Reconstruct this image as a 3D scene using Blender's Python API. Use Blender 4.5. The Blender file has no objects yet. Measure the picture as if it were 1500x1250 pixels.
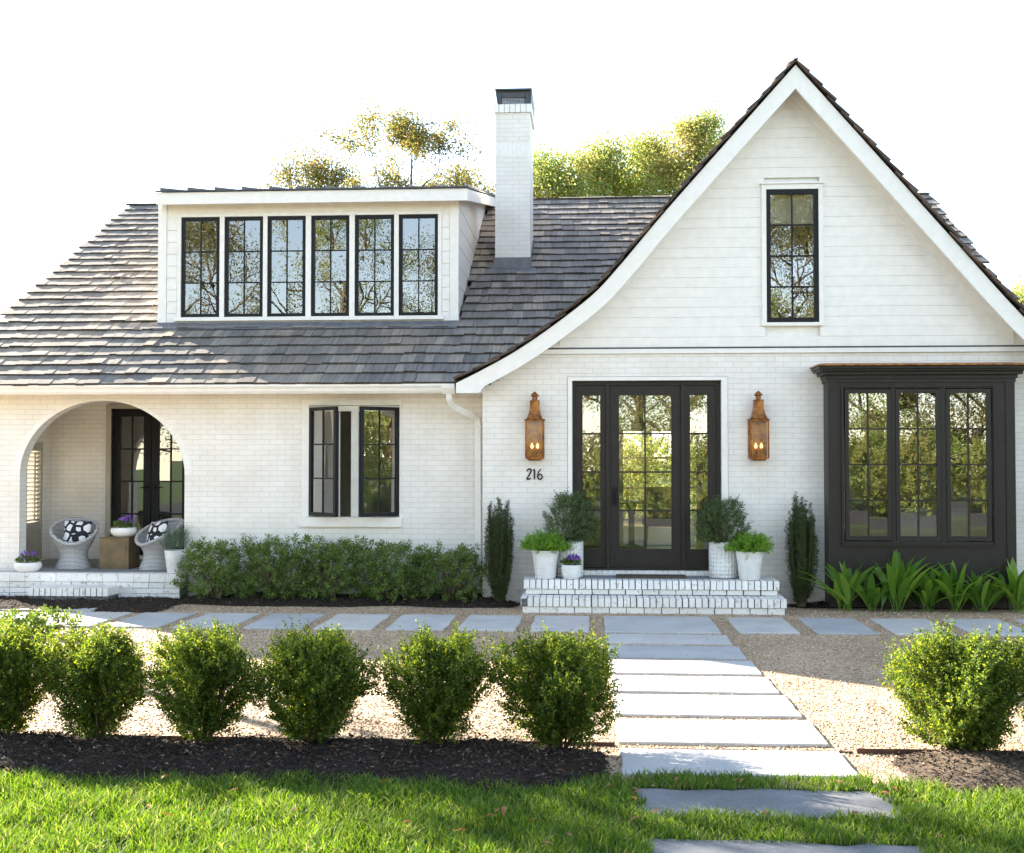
import bpy, math, random
import numpy as np
from mathutils import Matrix, Vector

scene = bpy.context.scene
col = scene.collection
R = math.radians
rng = np.random.default_rng(7)
random.seed(7)

# ------------------------------------------------------------------ camera
CAM_H, YAW, PITCH = 1.753, 0.0650919, 0.0281863
FPX = 1790.3                                   # focal length in pixels of the 1500 px wide picture
cd = bpy.data.cameras.new('camera')
cd.sensor_width = 36.0
cd.sensor_fit = 'HORIZONTAL'
cd.lens = FPX / 1500 * 36
cd.clip_start = 0.1
cd.clip_end = 2000
cam = bpy.data.objects.new('camera', cd)
cam.location = (0, 0, CAM_H)
cam.rotation_euler = (R(90) + PITCH, 0, YAW)
col.objects.link(cam)
scene.camera = cam

# ------------------------------------------------------------------ light
SUN_AZ = R(50)                                 # to the left of straight behind the house
SUN_EL = math.atan(0.648 * math.cos(SUN_AZ))
world = bpy.data.worlds.new('World')
scene.world = world
world.use_nodes = True
wn = world.node_tree.nodes
bg = wn['Background']
sky = wn.new('ShaderNodeTexSky')
sky.sky_type = 'NISHITA'
sky.sun_disc = False
sky.sun_elevation = SUN_EL
sky.sun_rotation = -SUN_AZ
sky.air_density = 1.0
sky.dust_density = 0.0
sky.ozone_density = 1.0
hs = wn.new('ShaderNodeHueSaturation')          # white balance of the open shade
hs.inputs['Saturation'].default_value = .72
world.node_tree.links.new(sky.outputs['Color'], hs.inputs['Color'])
world.node_tree.links.new(hs.outputs['Color'], bg.inputs['Color'])
bg.inputs['Strength'].default_value = 0.085
sl = bpy.data.lights.new('sun', 'SUN')
sl.energy = 5.0
sl.angle = R(0.5)
sl.color = (1.0, 0.89, 0.74)
sun = bpy.data.objects.new('sun', sl)
sd = Vector((-math.sin(SUN_AZ) * math.cos(SUN_EL), math.cos(SUN_AZ) * math.cos(SUN_EL), math.sin(SUN_EL)))
sun.rotation_euler = sd.to_track_quat('Z', 'Y').to_euler()
sun.location = (-30, 40, 40)
col.objects.link(sun)
scene.view_settings.view_transform = 'Standard'
scene.view_settings.look = 'None'
scene.view_settings.gamma = 1.0
scene.view_settings.exposure = 2.7
scene.cycles.max_bounces = 8
scene.cycles.transparent_max_bounces = 16
scene.cycles.use_denoising = True

# ------------------------------------------------------------------ measuring: a point of the elevation at depth Y
def ray(px, py):
    u, v = (px - 750) / FPX, (py - 625) / FPX
    d = np.array([u, 1, -v])
    c, s = math.cos(PITCH), math.sin(PITCH)
    d = np.array([d[0], c * d[1] - s * d[2], s * d[1] + c * d[2]])
    c, s = math.cos(YAW), math.sin(YAW)
    return np.array([c * d[0] - s * d[1], s * d[0] + c * d[1], d[2]])
def at(px, py, Y):
    d = ray(px, py)
    t = Y / d[1]
    return d[0] * t, CAM_H + d[2] * t
def gnd(px, py, Z=0.0):
    d = ray(px, py)
    t = (Z - CAM_H) / d[2]
    return d[0] * t, d[1] * t

# ------------------------------------------------------------------ helpers: materials
def new_mat(name, color=(.8, .8, .8), rough=.6, metal=0.0, spec=.5):
    m = bpy.data.materials.new(name)
    m.use_nodes = True
    b = m.node_tree.nodes['Principled BSDF']
    b.inputs['Base Color'].default_value = (*color, 1)
    b.inputs['Roughness'].default_value = rough
    b.inputs['Metallic'].default_value = metal
    b.inputs['Specular IOR Level'].default_value = spec
    return m, m.node_tree.nodes, m.node_tree.links, b
def ramp(n, stops, interp='LINEAR'):
    r = n.new('ShaderNodeValToRGB')
    r.color_ramp.interpolation = interp
    e = r.color_ramp.elements
    while len(e) < len(stops): e.new(0.5)
    for k, (p, c) in enumerate(stops):
        e[k].position = p
        e[k].color = (*c, 1) if len(c) == 3 else c
    return r
def noise(n, l, scale, detail=4, vec=None, rough=.55):
    t = n.new('ShaderNodeTexNoise')
    t.inputs['Scale'].default_value = scale
    t.inputs['Detail'].default_value = detail
    t.inputs['Roughness'].default_value = rough
    if vec is not None: l.new(vec, t.inputs['Vector'])
    return t
def bump(n, l, b, height, strength, dist, prev=None):
    p = n.new('ShaderNodeBump')
    p.inputs['Strength'].default_value = strength
    p.inputs['Distance'].default_value = dist
    l.new(height, p.inputs['Height'])
    if prev is not None: l.new(prev.outputs['Normal'], p.inputs['Normal'])
    l.new(p.outputs['Normal'], b.inputs['Normal'])
    return p
def math_node(n, l, op, a, bb=None):
    m = n.new('ShaderNodeMath')
    m.operation = op
    for k, v in enumerate((a, bb)):
        if v is None: continue
        if isinstance(v, (int, float)): m.inputs[k].default_value = v
        else: l.new(v, m.inputs[k])
    return m.outputs[0]
def mixc(n, l, fac, a, b_, blend='MIX'):
    m = n.new('ShaderNodeMix')
    m.data_type = 'RGBA'
    m.blend_type = blend
    for sock, v in ((m.inputs[0], fac), (m.inputs[6], a), (m.inputs[7], b_)):
        if isinstance(v, (int, float)): sock.default_value = v
        elif isinstance(v, tuple): sock.default_value = (*v, 1)
        else: l.new(v, sock)
    return m.outputs[2]
def wpos(n):
    return n.new('ShaderNodeNewGeometry').outputs['Position']
def opos(n):
    return n.new('ShaderNodeTexCoord').outputs['Object']

M = {}
# painted brick: courses of 67.7 mm in world X+Y / Z
def brick_mat(name, rowlock=False):
    m, n, l, b = new_mat(name, (.78, .77, .75), .55)
    s = n.new('ShaderNodeSeparateXYZ')
    l.new(wpos(n), s.inputs[0])
    h = math_node(n, l, 'ADD', s.outputs[0], s.outputs[1])
    wob = noise(n, l, 1.7, 2, wpos(n))
    z = math_node(n, l, 'ADD', s.outputs[2], math_node(n, l, 'MULTIPLY', math_node(n, l, 'SUBTRACT', wob.outputs[0], .5), .016))
    c = n.new('ShaderNodeCombineXYZ')
    l.new(h, c.inputs[0]); l.new(z, c.inputs[1])
    t = n.new('ShaderNodeTexBrick')
    l.new(c.outputs[0], t.inputs['Vector'])
    t.inputs['Scale'].default_value = 1
    t.inputs['Brick Width'].default_value = .205
    t.inputs['Row Height'].default_value = .0677
    t.inputs['Mortar Size'].default_value = .0045
    t.inputs['Mortar Smooth'].default_value = .6
    t.inputs['Bias'].default_value = 0
    t.inputs['Color1'].default_value = (.85, .812, .76, 1)
    t.inputs['Color2'].default_value = (.82, .782, .73, 1)
    t.inputs['Mortar'].default_value = (.66, .63, .585, 1)
    dirt = noise(n, l, 2.3, 5, wpos(n))
    dr = ramp(n, [(.35, (.93, .915, .89)), (.62, (1, 1, 1))])
    l.new(dirt.outputs[0], dr.inputs[0])
    cc_ = mixc(n, l, 1.0, t.outputs['Color'], dr.outputs[0], 'MULTIPLY')
    mr = n.new('ShaderNodeMapRange'); mr.inputs[1].default_value = .42; mr.inputs[2].default_value = .0   # mud splashed up from the beds
    l.new(s.outputs[2], mr.inputs[0])
    sp = noise(n, l, 11, 6, wpos(n), .7); sr = ramp(n, [(.38, (0, 0, 0)), (.66, (1, 1, 1))]); l.new(sp.outputs[0], sr.inputs[0])
    l.new(mixc(n, l, math_node(n, l, 'MULTIPLY', math_node(n, l, 'MULTIPLY', mr.outputs[0], sr.outputs[0]), .75), cc_, (.46, .39, .30)), b.inputs['Base Color'])
    inv = math_node(n, l, 'SUBTRACT', 1.0, t.outputs['Fac'])
    p1 = bump(n, l, b, inv, .45, .006)
    fine = noise(n, l, 38, 4, wpos(n))
    bump(n, l, b, fine.outputs[0], .35, .006, p1)
    return m
M['brick'] = brick_mat('painted_brick')

def paint(name, color, rough, var=.06, bstr=.15, scale=9, spec=.5):
    m, n, l, b = new_mat(name, color, rough, 0, spec)
    t = noise(n, l, scale, 4, wpos(n))
    r = ramp(n, [(.3, tuple(c * (1 - var) for c in color)), (.7, tuple(min(1, c * (1 + var * .5)) for c in color))])
    l.new(t.outputs[0], r.inputs[0])
    l.new(r.outputs[0], b.inputs['Base Color'])
    f = noise(n, l, 70, 3, wpos(n))
    bump(n, l, b, f.outputs[0], bstr, .003)
    return m
M['white'] = paint('white_paint', (.84, .81, .765), .45)
M['siding'] = paint('white_siding_paint', (.84, .805, .755), .5)
M['black'] = paint('black_paint', (.010, .010, .012), .45, .2, spec=.22)
M['bronze_paint'] = paint('dark_bronze_paint', (.028, .0235, .020), .42, .15, spec=.25)
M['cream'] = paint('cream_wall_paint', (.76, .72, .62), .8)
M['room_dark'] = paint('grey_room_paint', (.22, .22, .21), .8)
M['floor_wood'] = paint('oak_floor', (.22, .15, .09), .4)
M['lead'] = paint('lead_flashing', (.16, .16, .18), .5, .3)
M['dark_metal'] = paint('dark_roof_metal', (.05, .052, .062), .4, .3)
M['copper'] = None

m, n, l, b = new_mat('aged_copper', (.4, .16, .07), .38, .85)
t = noise(n, l, 14, 5, opos(n))
r = ramp(n, [(.25, (.06, .027, .017)), (.45, (.22, .08, .03)), (.6, (.40, .17, .04)), (.8, (.12, .055, .038))])
l.new(t.outputs[0], r.inputs[0]); l.new(r.outputs[0], b.inputs['Base Color'])
M['copper'] = m

# wood shingles: every shingle its own weathered grey, grain along its length
def shingle_mat(name, stops):
    m, n, l, b = new_mat(name, (.13, .13, .13), .75)
    g = n.new('ShaderNodeNewGeometry')
    r = ramp(n, stops)
    l.new(g.outputs['Random Per Island'], r.inputs[0])
    mp = n.new('ShaderNodeMapping')
    mp.inputs['Scale'].default_value = (34, 2.2, 2.2)
    l.new(g.outputs['Position'], mp.inputs[0])
    t = noise(n, l, 1.0, 5, mp.outputs[0])
    rr = ramp(n, [(.3, (.72, .70, .68)), (.65, (1.15, 1.15, 1.15))])
    l.new(t.outputs[0], rr.inputs[0])
    big = noise(n, l, .9, 3, g.outputs['Position'])
    rb = ramp(n, [(.4, (.86, .88, .9)), (.65, (1.12, 1.06, .98))])
    l.new(big.outputs[0], rb.inputs[0])
    c = mixc(n, l, 1.0, r.outputs[0], rr.outputs[0], 'MULTIPLY')
    l.new(mixc(n, l, 1.0, c, rb.outputs[0], 'MULTIPLY'), b.inputs['Base Color'])
    bump(n, l, b, t.outputs[0], .15, .005)
    return m
M['shingle'] = shingle_mat('weathered_cedar_shingle', [(0, (.155, .141, .128)), (.35, (.205, .186, .167)), (.7, (.25, .225, .198)), (.9, (.29, .255, .215)), (1, (.35, .295, .235))])
M['end_grain_shade'] = shingle_mat('shaded_end_grain', [(0, (.04, .036, .033)), (1, (.08, .068, .058))])  # end grain, darkened further to paint the shadow line under each course
M['shingle_brown'] = shingle_mat('brown_cedar_shingle', [(0, (.055, .038, .03)), (.5, (.09, .062, .048)), (1, (.14, .095, .066))])

# window glass: clear pane with a strong sky reflection, slightly wavy
m, n, l, b = new_mat('window_glass')
n.remove(b)
tr = n.new('ShaderNodeBsdfTransparent'); tr.inputs[0].default_value = (.86, .90, .88, 1)
gl = n.new('ShaderNodeBsdfGlossy'); gl.inputs['Roughness'].default_value = .0
fr = n.new('ShaderNodeFresnel'); fr.inputs[0].default_value = 1.52
mx = n.new('ShaderNodeMixShader')
f2 = math_node(n, l, 'MINIMUM', math_node(n, l, 'MULTIPLY_ADD', fr.outputs[0], 2.6), 1.0)
f2.node.inputs[0].links[0].from_node.inputs[2].default_value = .19
wv = noise(n, l, 2.6, 2, wpos(n))
bp = n.new('ShaderNodeBump'); bp.inputs['Strength'].default_value = .09; bp.inputs['Distance'].default_value = .004
l.new(wv.outputs[0], bp.inputs['Height']); l.new(bp.outputs[0], gl.inputs['Normal'])
l.new(f2, mx.inputs[0]); l.new(tr.outputs[0], mx.inputs[1]); l.new(gl.outputs[0], mx.inputs[2])
l.new(mx.outputs[0], n['Material Output'].inputs[0])
M['glass'] = m

m, n, l, b = new_mat('seeded_lantern_glass')
n.remove(b)
tr = n.new('ShaderNodeBsdfTransparent'); tr.inputs[0].default_value = (.9, .86, .8, 1)
gl = n.new('ShaderNodeBsdfGlossy'); gl.inputs['Roughness'].default_value = .08
mx = n.new('ShaderNodeMixShader'); mx.inputs[0].default_value = .05
l.new(tr.outputs[0], mx.inputs[1]); l.new(gl.outputs[0], mx.inputs[2]); l.new(mx.outputs[0], n['Material Output'].inputs[0])
M['lantern_glass'] = m

m, n, l, b = new_mat('gas_flame', (1, .6, .2))
b.inputs['Emission Color'].default_value = (1, .62, .22, 1); b.inputs['Emission Strength'].default_value = .6
M['flame'] = m

def leaf_mat(name, stops, trans=.35, rough=.5, tcol=None, patch=None):
    m, n, l, b = new_mat(name, stops[0][1], rough, 0, .35)
    g = n.new('ShaderNodeNewGeometry')
    r = ramp(n, stops)
    l.new(g.outputs['Random Per Island'], r.inputs[0])
    c = r.outputs[0]
    if patch:
        t = noise(n, l, patch[0], 2, g.outputs['Position'])
        rr = ramp(n, [(.4, (0, 0, 0)), (.66, (1, 1, 1))])
        l.new(t.outputs[0], rr.inputs[0])
        c = mixc(n, l, rr.outputs[0], c, patch[1])
        c = mixc(n, l, .5, r.outputs[0], c)
    l.new(c, b.inputs['Base Color'])
    tl = n.new('ShaderNodeBsdfTranslucent')
    hs = n.new('ShaderNodeHueSaturation'); hs.inputs['Value'].default_value = 1.7; hs.inputs['Hue'].default_value = .485
    hs.inputs['Saturation'].default_value = 1.1
    l.new(c, hs.inputs['Color']); l.new(hs.outputs[0], tl.inputs[0])
    mx = n.new('ShaderNodeMixShader'); mx.inputs[0].default_value = trans
    l.new(b.outputs[0], mx.inputs[1]); l.new(tl.outputs[0], mx.inputs[2])
    l.new(mx.outputs[0], n['Material Output'].inputs[0])
    return m
M['box_leaf'] = leaf_mat('boxwood_leaf', [(0, (.032, .062, .012)), (.5, (.07, .12, .018)), (.8, (.15, .20, .028)), (1, (.26, .29, .045))], .5, .6)
M['dark_leaf'] = leaf_mat('evergreen_leaf', [(0, (.055, .10, .02)), (.6, (.115, .18, .036)), (1, (.21, .28, .065))], .3, .42)
M['yew_leaf'] = leaf_mat('yew_needle', [(0, (.025, .045, .016)), (.6, (.045, .078, .022)), (1, (.09, .125, .036))], .18)
M['pot_leaf'] = leaf_mat('potted_boxwood_leaf', [(0, (.045, .08, .03)), (.6, (.08, .125, .042)), (1, (.15, .19, .06))], .28)
M['lime_leaf'] = leaf_mat('bright_fern_leaf', [(0, (.10, .22, .025)), (.5, (.16, .31, .035)), (1, (.25, .40, .06))], .35)
M['lavender_leaf'] = leaf_mat('lavender_leaf', [(0, (.07, .12, .075)), (1, (.13, .20, .12))], .25)
M['asp_leaf'] = leaf_mat('cast_iron_leaf', [(0, (.06, .15, .02)), (.5, (.125, .25, .034)), (1, (.24, .36, .06))], .38, .4)
M['grass'] = leaf_mat('grass_blade', [(0, (.04, .09, .012)), (.5, (.085, .165, .02)), (.9, (.16, .25, .035)), (1, (.30, .27, .10))], .42, .7)
M['tree_gold'] = leaf_mat('golden_green_leaf', [(0, (.085, .10, .035)), (.5, (.15, .16, .048)), (.85, (.24, .20, .055)), (1, (.28, .17, .06))], .45, .7)
M['tree_green'] = leaf_mat('yellow_green_leaf', [(0, (.13, .20, .06)), (.6, (.24, .32, .09)), (.92, (.36, .38, .13)), (1, (.44, .29, .12))], .52, .65, None, (.4, (.30, .22, .085)))
M['violet'] = leaf_mat('violet_petal', [(0, (.16, .05, .36)), (.6, (.30, .12, .55)), (1, (.55, .35, .75))], .3)
M['dry_leaf'] = leaf_mat('dry_fallen_leaf', [(0, (.11, .04, .016)), (.5, (.24, .09, .028)), (1, (.36, .22, .07))], .25)
M['bark'] = paint('bark', (.11, .085, .065), .9, .4, .8, 12)
M['twig'] = paint('twig_bark', (.12, .085, .05), .9, .3, .5, 40)

def stone_mat(name, c0, c1, rough=.75):
    m, n, l, b = new_mat(name, c0, rough)
    t = noise(n, l, 2.1, 6, wpos(n), .65)
    r = ramp(n, [(.3, c0), (.5, tuple((a + q) / 2 for a, q in zip(c0, c1))), (.56, tuple(q * .93 for q in c1)), (.7, c1)])
    l.new(t.outputs[0], r.inputs[0])
    f = noise(n, l, 60, 3, wpos(n))
    rf = ramp(n, [(.35, (.86, .86, .86)), (.6, (1.04, 1.04, 1.04))])
    l.new(f.outputs[0], rf.inputs[0])
    g = n.new('ShaderNodeNewGeometry')
    oi = n.new('ShaderNodeObjectInfo')
    ro = ramp(n, [(0, (.80, .82, .85)), (.5, (1, 1, 1)), (1, (1.08, 1.05, 1.0))])
    l.new(oi.outputs['Random'], ro.inputs[0])
    c = mixc(n, l, 1, r.outputs[0], rf.outputs[0], 'MULTIPLY')
    l.new(mixc(n, l, 1, c, ro.outputs[0], 'MULTIPLY'), b.inputs['Base Color'])
    p = bump(n, l, b, t.outputs[0], .3, .012)
    bump(n, l, b, f.outputs[0], .3, .004, p)
    return m
M['slab'] = stone_mat('bluestone', (.425, .42, .41), (.565, .55, .53))
M['lawn_slab_shaded'] = stone_mat('shaded_lawn_bluestone', (.115, .12, .128), (.19, .195, .205))  # darker bluestone copy, the shade over the lawn put into its colour
M['porch_stone'] = stone_mat('porch_bluestone', (.20, .21, .23), (.28, .29, .31))

def gravel_mat():
    m, n, l, b = new_mat('pea_gravel', (.4, .33, .26), .85)
    v = n.new('ShaderNodeTexVoronoi'); v.inputs['Scale'].default_value = 75
    l.new(wpos(n), v.inputs['Vector'])
    r = ramp(n, [(0, (.24, .155, .088)), (.3, (.41, .28, .17)), (.6, (.53, .39, .25)), (.85, (.62, .495, .36)), (1, (.68, .60, .50))])
    s = n.new('ShaderNodeSeparateColor'); l.new(v.outputs['Color'], s.inputs[0]); l.new(s.outputs[0], r.inputs[0])
    big = noise(n, l, 1.3, 5, wpos(n))
    rb = ramp(n, [(.32, (.74, .72, .69)), (.62, (1.06, 1.04, 1.0))])
    l.new(big.outputs[0], rb.inputs[0])
    l.new(mixc(n, l, 1, r.outputs[0], rb.outputs[0], 'MULTIPLY'), b.inputs['Base Color'])
    inv = math_node(n, l, 'SUBTRACT', 1.0, v.outputs['Distance'])
    bump(n, l, b, inv, 1.0, .012)
    return m
M['gravel'] = gravel_mat()
m, n, l, b = new_mat('pebble', (.42, .35, .27), .8)
g = n.new('ShaderNodeNewGeometry')
r = ramp(n, [(0, (.24, .15, .08)), (.3, (.42, .28, .165)), (.65, (.55, .395, .25)), (.9, (.64, .51, .37)), (1, (.72, .64, .54))])
l.new(g.outputs['Random Per Island'], r.inputs[0]); l.new(r.outputs[0], b.inputs['Base Color'])
M['pebble'] = m

def soil_mat(name, c0, c1):
    m, n, l, b = new_mat(name, c0, .95, 0, .2)
    t = noise(n, l, 26, 6, wpos(n), .7)
    r = ramp(n, [(.3, c0), (.72, c1)])
    l.new(t.outputs[0], r.inputs[0]); l.new(r.outputs[0], b.inputs['Base Color'])
    bump(n, l, b, t.outputs[0], 1.0, .03)
    return m
M['mulch'] = soil_mat('mulch', (.018, .0125, .009), (.055, .039, .028))
M['mulch_sunlit'] = soil_mat('sunlit_mulch', (.06, .045, .032), (.16, .12, .085))  # lighter mulch copy for the right bed, sunlight put into its colour
M['soil'] = soil_mat('lawn_soil', (.03, .035, .015), (.07, .08, .03))
M['ground'] = soil_mat('grassy_ground', (.05, .075, .025), (.09, .12, .045))
m, n, l, b = new_mat('mulch_chip', (.05, .04, .03), .9)
g = n.new('ShaderNodeNewGeometry')
r = ramp(n, [(0, (.014, .010, .0075)), (.65, (.042, .029, .021)), (.92, (.095, .065, .045)), (1, (.28, .21, .14))])
l.new(g.outputs['Random Per Island'], r.inputs[0]); l.new(r.outputs[0], b.inputs['Base Color'])
M['chip'] = m
M['asphalt'] = soil_mat('asphalt', (.045, .045, .047), (.06, .06, .062))
M['steel'] = paint('rusty_edging', (.10, .05, .03), .8, .4)

# stoop bricks, painted, gaps dark
m, n, l, b = new_mat('painted_stoop_brick', (.76, .75, .73), .6)
g = n.new('ShaderNodeNewGeometry')
r = ramp(n, [(0, (.76, .735, .70)), (1, (.87, .845, .80))])
l.new(g.outputs['Random Per Island'], r.inputs[0])
t = noise(n, l, 22, 5, g.outputs['Position'], .65)
rt = ramp(n, [(.30, (.42, .37, .32)), (.43, (1, 1, 1))])
l.new(t.outputs[0], rt.inputs[0])
l.new(mixc(n, l, 1, r.outputs[0], rt.outputs[0], 'MULTIPLY'), b.inputs['Base Color'])
bump(n, l, b, t.outputs[0], .5, .006)
M['stoop'] = m
M['mortar'] = soil_mat('dirty_mortar', (.03, .027, .024), (.30, .285, .27))

# glazed white pots
def pot_mat(name, kind):
    m, n, l, b = new_mat(name, (.80, .79, .77), .4)
    s = n.new('ShaderNodeSeparateXYZ'); l.new(opos(n), s.inputs[0])
    if kind == 'ring':
        h = math_node(n, l, 'SINE', math_node(n, l, 'MULTIPLY', s.outputs[2], 300.0))
        bump(n, l, b, h, .5, .004)
    else:
        ang = math_node(n, l, 'ARCTAN2', s.outputs[0], s.outputs[1])
        a = math_node(n, l, 'SINE', math_node(n, l, 'MULTIPLY', ang, 26.0))
        z = math_node(n, l, 'SINE', math_node(n, l, 'MULTIPLY', s.outputs[2], 130.0))
        h = math_node(n, l, 'ADD', a, math_node(n, l, 'MULTIPLY', z, .7))
        bump(n, l, b, h, .7, .006)
    t = noise(n, l, 9, 4, opos(n))
    r = ramp(n, [(.3, (.70, .69, .66)), (.6, (.81, .80, .78))])
    l.new(t.outputs[0], r.inputs[0]); l.new(r.outputs[0], b.inputs['Base Color'])
    return m
M['pot_ring'] = pot_mat('ringed_white_pot', 'ring')
M['pot_knob'] = pot_mat('woven_white_pot', 'knob')

# wicker
m, n, l, b = new_mat('white_wicker', (.7, .69, .67), .6)
s = n.new('ShaderNodeSeparateXYZ'); l.new(opos(n), s.inputs[0])
ang = math_node(n, l, 'ARCTAN2', s.outputs[0], s.outputs[1])
c = n.new('ShaderNodeCombineXYZ')
l.new(math_node(n, l, 'MULTIPLY', ang, .26), c.inputs[0]); l.new(s.outputs[2], c.inputs[1])
t = n.new('ShaderNodeTexBrick'); l.new(c.outputs[0], t.inputs['Vector'])
t.inputs['Scale'].default_value = 1; t.inputs['Brick Width'].default_value = .040; t.inputs['Row Height'].default_value = .017
t.inputs['Mortar Size'].default_value = .0042; t.inputs['Mortar Smooth'].default_value = .7
t.inputs['Color1'].default_value = (.84, .83, .81, 1); t.inputs['Color2'].default_value = (.76, .75, .73, 1); t.inputs['Mortar'].default_value = (.07, .065, .065, 1)
l.new(t.outputs['Color'], b.inputs['Base Color'])
bump(n, l, b, math_node(n, l, 'SUBTRACT', 1.0, t.outputs['Fac']), 1.0, .008)
M['wicker'] = m

m, n, l, b = new_mat('black_and_white_pillow', (.75, .75, .75), .85)
v = n.new('ShaderNodeTexVoronoi'); v.feature = 'DISTANCE_TO_EDGE'; v.inputs['Scale'].default_value = 8.5
l.new(opos(n), v.inputs['Vector'])
r = ramp(n, [(.0, (.012, .012, .02)), (.115, (.012, .012, .02)), (.135, (.75, .75, .76))])
l.new(v.outputs['Distance'], r.inputs[0]); l.new(r.outputs[0], b.inputs['Base Color'])
M['pillow'] = m

m, n, l, b = new_mat('bronzed_wood', (.17, .11, .05), .5)
t = noise(n, l, 5, 5, opos(n))
r = ramp(n, [(.3, (.09, .06, .028)), (.7, (.20, .13, .055))])
l.new(t.outputs[0], r.inputs[0]); l.new(r.outputs[0], b.inputs['Base Color'])
M['cube'] = m
m, n, l, b = new_mat('coir_mat', (.10, .075, .05), .95)
t = noise(n, l, 160, 3, wpos(n)); bump(n, l, b, t.outputs[0], 1, .01)
M['mat'] = m
M['potsoil'] = soil_mat('potting_soil', (.03, .022, .015), (.07, .05, .035))
M['fabric'] = paint('cream_upholstery', (.6, .5, .36), .9)
M['dark_wood'] = paint('dark_wood', (.04, .022, .012), .4)
M['shutter'] = paint('putty_shutter_paint', (.46, .42, .34), .6)
m, n, l, b = new_mat('spark_screen', (.5, .5, .52), .4, .6)
M['screen'] = m

# ------------------------------------------------------------------ helpers: meshes and objects
class MB:
    def __init__(s): s.v = []; s.f = []
    def quad(s, *p):
        k = len(s.v); s.v.extend([tuple(q) for q in p]); s.f.append(tuple(range(k, k + len(p))))
    def box(s, x0, x1, y0, y1, z0, z1, m=None):
        k = len(s.v)
        p = [(x0, y0, z0), (x1, y0, z0), (x1, y1, z0), (x0, y1, z0), (x0, y0, z1), (x1, y0, z1), (x1, y1, z1), (x0, y1, z1)]
        if m is not None: p = [tuple(m @ Vector(q)) for q in p]
        s.v.extend(p)
        s.f.extend([tuple(k + i for i in q) for q in ((0, 3, 2, 1), (4, 5, 6, 7), (0, 1, 5, 4), (1, 2, 6, 5), (2, 3, 7, 6), (3, 0, 4, 7))])
    def prism(s, poly, a, b_, axis='y'):
        """polygon extruded from a to b along an axis: poly in (x,z) for y, (y,z) for x, (x,y) for z"""
        def P(q, t): return {'y': (q[0], t, q[1]), 'x': (t, q[0], q[1]), 'z': (q[0], q[1], t)}[axis]
        k = len(s.v); m_ = len(poly)
        s.v.extend([P(q, a) for q in poly] + [P(q, b_) for q in poly])
        s.f.append(tuple(range(k, k + m_))); s.f.append(tuple(range(k + 2 * m_ - 1, k + m_ - 1, -1)))
        for i in range(m_):
            j = (i + 1) % m_
            s.f.append((k + i, k + m_ + i, k + m_ + j, k + j))
    def strip(s, A, B):
        k = len(s.v); m_ = len(A)
        s.v.extend([tuple(p) for p in A] + [tuple(p) for p in B])
        for i in range(m_ - 1): s.f.append((k + i, k + i + 1, k + m_ + i + 1, k + m_ + i))
    def lathe(s, prof, seg=28, c=(0, 0, 0), cap0=True, cap1=False):
        k = len(s.v); m_ = len(prof)
        for r_, z in prof:
            for j in range(seg):
                a = 2 * math.pi * j / seg
                s.v.append((c[0] + r_ * math.cos(a), c[1] + r_ * math.sin(a), c[2] + z))
        for i in range(m_ - 1):
            for j in range(seg):
                j2 = (j + 1) % seg
                s.f.append((k + i * seg + j, k + i * seg + j2, k + (i + 1) * seg + j2, k + (i + 1) * seg + j))
        if cap0: s.f.append(tuple(k + j for j in range(seg - 1, -1, -1)))
        if cap1: s.f.append(tuple(k + (m_ - 1) * seg + j for j in range(seg)))
    def sqloft(s, prof, c=(0, 0)):
        """square sections (half width, z) lofted"""
        k = len(s.v)
        for h, z in prof:
            s.v.extend([(c[0] - h, c[1] - h, z), (c[0] + h, c[1] - h, z), (c[0] + h, c[1] + h, z), (c[0] - h, c[1] + h, z)])
        for i in range(len(prof) - 1):
            for j in range(4):
                j2 = (j + 1) % 4
                s.f.append((k + i * 4 + j, k + i * 4 + j2, k + i * 4 + 4 + j2, k + i * 4 + 4 + j))
        s.f.append((k + 3, k + 2, k + 1, k)); e = k + 4 * (len(prof) - 1); s.f.append((e, e + 1, e + 2, e + 3))
    def tube(s, pts, rad, seg=6, close=False):
        pts = [Vector(p) for p in pts]; m_ = len(pts)
        if not hasattr(rad, '__len__'): rad = [rad] * m_
        k = len(s.v)
        for i, p in enumerate(pts):
            if close: d = pts[(i + 1) % m_] - pts[i - 1]
            else: d = pts[min(i + 1, m_ - 1)] - pts[max(i - 1, 0)]
            d.normalize()
            a = d.orthogonal().normalized() if abs(d.z) > .9 else d.cross(Vector((0, 0, 1))).normalized()
            bb = d.cross(a)
            for j in range(seg):
                t_ = 2 * math.pi * j / seg
                s.v.append(tuple(p + (a * math.cos(t_) + bb * math.sin(t_)) * rad[i]))
        for i in range(m_ if close else m_ - 1):
            i2 = (i + 1) % m_
            for j in range(seg):
                j2 = (j + 1) % seg
                s.f.append((k + i * seg + j, k + i * seg + j2, k + i2 * seg + j2, k + i2 * seg + j))
        if not close:
            s.f.append(tuple(k + j for j in range(seg - 1, -1, -1))); s.f.append(tuple(k + (m_ - 1) * seg + j for j in range(seg)))
    def mesh(s, name, smooth=False):
        me = bpy.data.meshes.new(name)
        me.from_pydata(s.v, [], s.f)
        if smooth: me.polygons.foreach_set('use_smooth', [True] * len(me.polygons))
        me.update()
        return me

def mesh_np(name, V, F, smooth=False):
    V = np.asarray(V, np.float32); F = np.asarray(F, np.int32)
    me = bpy.data.meshes.new(name)
    me.vertices.add(len(V)); me.vertices.foreach_set('co', V.ravel())
    k = F.shape[1]
    me.loops.add(F.size); me.loops.foreach_set('vertex_index', F.ravel())
    me.polygons.add(len(F))
    me.polygons.foreach_set('loop_start', np.arange(0, F.size, k, dtype=np.int32))
    me.polygons.foreach_set('use_smooth', np.full(len(F), bool(smooth)))
    me.update(calc_edges=True)
    return me

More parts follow.
